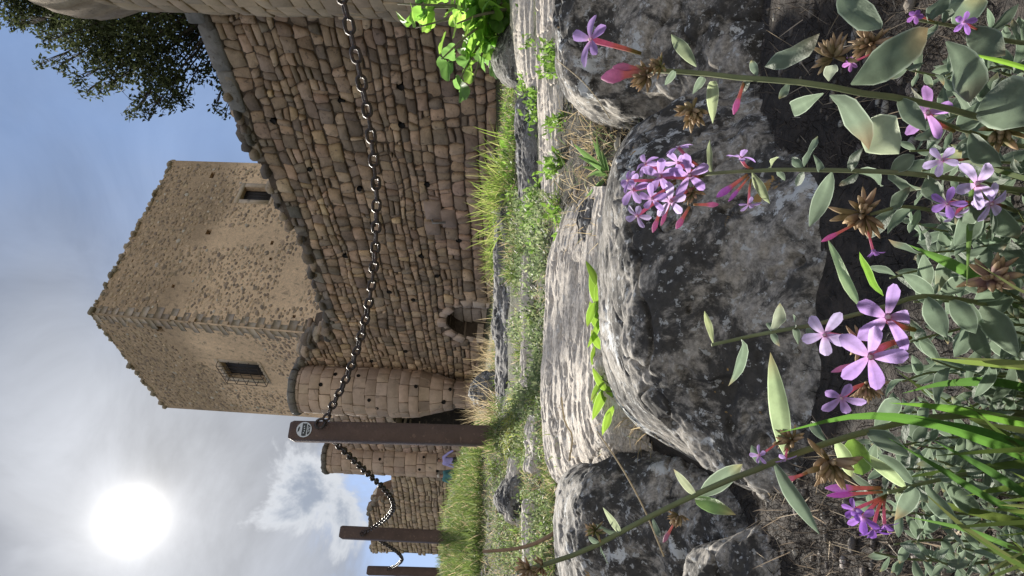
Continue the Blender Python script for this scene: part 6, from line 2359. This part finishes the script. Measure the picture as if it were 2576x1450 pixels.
# long grass blades in the foreground
gc = thing('grass_clump', 'long vivid green grass blades arching in from the lower right', 'grass', tuple(at(2660, 1150, .5)))
for (pl, w, tn) in (([(2650, 1085), (2480, 1045), (2340, 1022), (2236, 1014)], 24, (.11, .23, .035)), ([(2650, 1180), (2480, 1110), (2330, 1062), (2180, 1046), (1955, 1090)], 26, (.085, .19, .035)), ([(2650, 1150), (2450, 1080), (2300, 1050)], 20, (.06, .14, .03)),
                    ([(2650, 1330), (2480, 1250), (2350, 1170), (2230, 1100)], 18, (.07, .15, .035)), ([(2650, 1290), (2480, 1180), (2350, 1110)], 20, (.065, .14, .035)), ([(2640, 990), (2480, 960), (2380, 965), (2270, 990)], 22, (.07, .15, .035)), ([(2480, 712), (2400, 668), (2285, 616)], 26, (.10, .20, .045)),
                    ([(2640, 190), (2500, 150), (2420, 130)], 12, (.2, .36, .05)), ([(2600, 1400), (2420, 1330), (2280, 1300)], 13, (.08, .16, .04)), ([(2450, 430), (2440, 560), (2432, 720)], 14, (.12, .20, .06))):
    Y = .40 + random.uniform(-.02, .03)
    pts = resample([at(p[0], p[1], Y + .01 * i) for i, p in enumerate(pl[::-1])][::-1], 14)
    tg = np.gradient(pts, axis=0)
    sdv = np.cross(tg, (CAM - pts))
    sdv /= np.linalg.norm(sdv, axis=1)[:, None]
    nn = np.cross(sdv, tg)
    nn /= np.linalg.norm(nn, axis=1)[:, None]
    ww = (w / FPX * Y / 2) * np.clip(np.linspace(1.0, 0, 14) * 2.2, .02, 1)
    V = np.stack([pts - sdv * ww[:, None] + nn * ww[:, None] * .4, pts - sdv * ww[:, None] * .12, pts + sdv * ww[:, None] * .12, pts + sdv * ww[:, None] + nn * ww[:, None] * .4], 1).reshape(-1, 3)
    q = [(i * 4 + j, i * 4 + j + 1, i * 4 + 5 + j, i * 4 + 4 + j) for i in range(13) for j in range(3)]
    obj('blade', fastmesh('blade', V, [np.array(q)], np.array(jit(tn, .1)), True), M['grass'], gc, tuple(pts[0]))

# dry twig and straws
g = Geo()
g.tube(resample([at(1400, 1338, 2.0), at(1345, 1368, 2.0), at(1290, 1382, 2.0), at(1214, 1388, 2.0)], 10), np.linspace(.006, .0045, 10), 6, (.26, .18, .12))
tag(obj('twig', g.mesh('twig', True), M['bark'], None, tuple(at(1400, 1338, 2.0))), 'bare brown twig leaning out from the grey boulder at the bottom edge', 'twig')
for k, (pl, lb, Y, r_) in enumerate((([(1502, 1085), (1560, 1170), (1620, 1280), (1670, 1400)], 'long pale straw lying across the boulder at the bottom edge', 1.18, .0014),
                                     ([(1400, 150), (1470, 210), (1510, 260), (1535, 300)], 'thin arched straw at the rim of the boulder at the top edge', 1.42, .001),
                                     ([(1372, 320), (1440, 330), (1500, 420)], 'thin crossed straw beside the strap-leaf rosette', 1.75, .001),
                                     ([(1412, 1000), (1420, 1060), (1440, 1100), (1432, 1160)], 'pale bent stalk on the ribbed ledge', 1.62, .0022))):
    g = Geo()
    pts = resample([at(a, b_, Y) for a, b_ in pl], 10)
    g.tube(pts, r_, 5, (.50, .42, .28))
    tag(obj('straw', g.mesh('straw', True), M['stem'], None, tuple(pts[0])), lb, 'straw', 'dry straws on the rocks')


# ------------------------------------------------------------------ people
def body_mesh(name, limbs, voxel):
    """limbs: (p, q, radius p, radius q) capsules melted into one continuous skin"""
    bm = bmesh.new()
    for p, q_, ra, rb in limbs:
        p, q_ = Vector(p), Vector(q_)
        ra = ra if isinstance(ra, tuple) else (ra, ra)
        rb = rb if isinstance(rb, tuple) else (rb, rb)
        d = q_ - p
        L = d.length
        ax = d.normalized()
        sx = Vector((1, 0, 0))
        sx = (sx - ax * sx.dot(ax)).normalized() if abs(ax.x) < .9 else ax.cross(Vector((0, 1, 0))).normalized()
        sy = ax.cross(sx)
        n = 12
        rows = [(-1, .02), (-.8, .6), (-.4, .92), (0, 1)] + [(None, k / 4) for k in range(1, 4)] + [(0, 1), (.4, .92), (.8, .6), (1, .02)]
        vs = []
        for k in range(11):
            if k < 4:
                c, sc, r_ = p + ax * rows[k][0] * min(ra), rows[k][1], ra
            elif k < 7:
                f = rows[k][1]
                c, sc, r_ = p + d * f, 1, tuple(a * (1 - f) + b_ * f for a, b_ in zip(ra, rb))
            else:
                c, sc, r_ = q_ + ax * rows[k][0] * min(rb), rows[k][1], rb
            vs.append([bm.verts.new(c + sx * (r_[0] * sc * math.cos(2 * math.pi * i_ / n)) + sy * (r_[1] * sc * math.sin(2 * math.pi * i_ / n))) for i_ in range(n)])
        for a, b_ in zip(vs[:-1], vs[1:]):
            for i_ in range(n):
                bm.faces.new((a[i_], a[(i_ + 1) % n], b_[(i_ + 1) % n], b_[i_]))
        bm.faces.new(vs[0][::-1])
        bm.faces.new(vs[-1])
    bmesh.ops.recalc_face_normals(bm, faces=bm.faces)
    me = bpy.data.meshes.new(name)
    bm.to_mesh(me)
    bm.free()
    o = bpy.data.objects.new(name, me)
    C.objects.link(o)
    m = o.modifiers.new('melt', 'REMESH')
    m.mode = 'VOXEL'
    m.voxel_size = voxel
    sm = o.modifiers.new('smooth', 'SMOOTH')
    sm.iterations = 3
    out = bpy.data.meshes.new_from_object(o.evaluated_get(bpy.context.evaluated_depsgraph_get()))
    bpy.data.objects.remove(o)
    bpy.data.meshes.remove(me)
    for p_ in out.polygons:
        p_.use_smooth = True
    return out


def person(label, px, py, Y, shirt, trousers, hair, yaw, arm_out, cap=None):
    head = at(px, py, Y)
    gz = float(zf(head[0], head[1]))
    H = head[2] + .11 - gz
    k = H / 1.72
    base = Vector((head[0], head[1], gz))
    t_ = thing('person', label, 'person', tuple(base), 'visitors by the gate')
    rot = Matrix.Rotation(yaw, 3, 'Z')

    def w(p):
        return tuple(base + rot @ (Vector(p) * k))
    J = dict(pel=(0, 0, .93), sp=(0, .0, 1.10), ch=(0, .01, 1.30), nk=(0, .02, 1.46), hd=(0, .03, 1.55), ht=(0, .035, 1.64),
             sl=(-.18, 0, 1.40), el=(-.27 - arm_out, .02, 1.16), hl=(-.30 - arm_out * 2.0, .10, .94), fl=(-.30 - arm_out * 2.2, .14, .84), sr=(.18, 0, 1.40), er=(.26, .03, 1.14), hr=(.27, .12, .92), fr=(.27, .16, .82),
             tl=(-.10, 0, .88), kl=(-.10, .03, .50), al=(-.10, -.01, .09), tol=(-.11, .15, .04), tr=(.10, 0, .88), kr=(.11, .0, .50), ar=(.12, -.05, .09), tor=(.13, .10, .04), ns=(0, .135, 1.57))
    rad = dict(pel=(.15, .11), sp=(.14, .10), ch=(.155, .11), nk=.055, hd=(.075, .09), ht=(.07, .085), sl=.06, el=.042, hl=.032, fl=.035, sr=.06, er=.042, hr=.032, fr=.035, tl=.085, kl=.058, al=.042, tol=.035, tr=.085, kr=.058, ar=.042, tor=.035, ns=.018)
    E = [('pel', 'sp'), ('sp', 'ch'), ('ch', 'nk'), ('nk', 'hd'), ('hd', 'ht'), ('ch', 'sl'), ('sl', 'el'), ('el', 'hl'), ('hl', 'fl'), ('ch', 'sr'), ('sr', 'er'), ('er', 'hr'), ('hr', 'fr'),
         ('pel', 'tl'), ('tl', 'kl'), ('kl', 'al'), ('al', 'tol'), ('pel', 'tr'), ('tr', 'kr'), ('kr', 'ar'), ('ar', 'tor'), ('hd', 'ns')]

    def build(names, grow, nm, mat):
        def rr(n):
            r_ = rad[n]
            return tuple((x + grow) * k for x in r_) if isinstance(r_, tuple) else float((r_ + grow) * k)
        limbs = [(w(J[a]), w(J[b_]), rr(a), rr(b_)) for a, b_ in E if a in names and b_ in names]
        return obj(nm, body_mesh(nm, limbs, .022), mat, t_, tuple(base))
    build(list(J), 0.0, 'body', M['skin'])
    build(['pel', 'sp', 'ch', 'sl', 'el', 'hl', 'sr', 'er', 'hr'], .018, 'shirt', flat_mat('shirt_cloth', shirt, .85))
    build(['pel', 'tl', 'kl', 'al', 'tr', 'kr', 'ar'], .016, 'trousers', flat_mat('trouser_cloth', trousers, .85))
    bm = bmesh.new()
    bmesh.ops.create_uvsphere(bm, u_segments=14, v_segments=10, radius=1)
    for v in bm.verts:
        v.co = Vector((v.co.x * .092, v.co.y * .108, v.co.z * .10))
    bmesh.ops.delete(bm, geom=[v for v in bm.verts if v.co.z < -.05 or (v.co.y > .055 and v.co.z < .03)], context='VERTS')
    me = bpy.data.meshes.new('hair')
    bm.to_mesh(me)
    bm.free()
    me.transform(Matrix.Translation(Vector(w((0, .015, 1.63)))) @ rot.to_4x4() @ Matrix.Scale(k, 4))
    obj('hair', me, flat_mat('hair', hair, .7), t_, tuple(base))


person('person in a lavender shirt standing by the gate beyond the grass', 1107, 1158, 25.0, (.42, .38, .72), (.05, .05, .055), (.10, .07, .05), R(160), .16)
person('person in a teal top with pale hair standing beyond the grass crest', 1107, 1197, 25.4, (.10, .26, .28), (.04, .045, .06), (.55, .50, .42), R(30), .0)
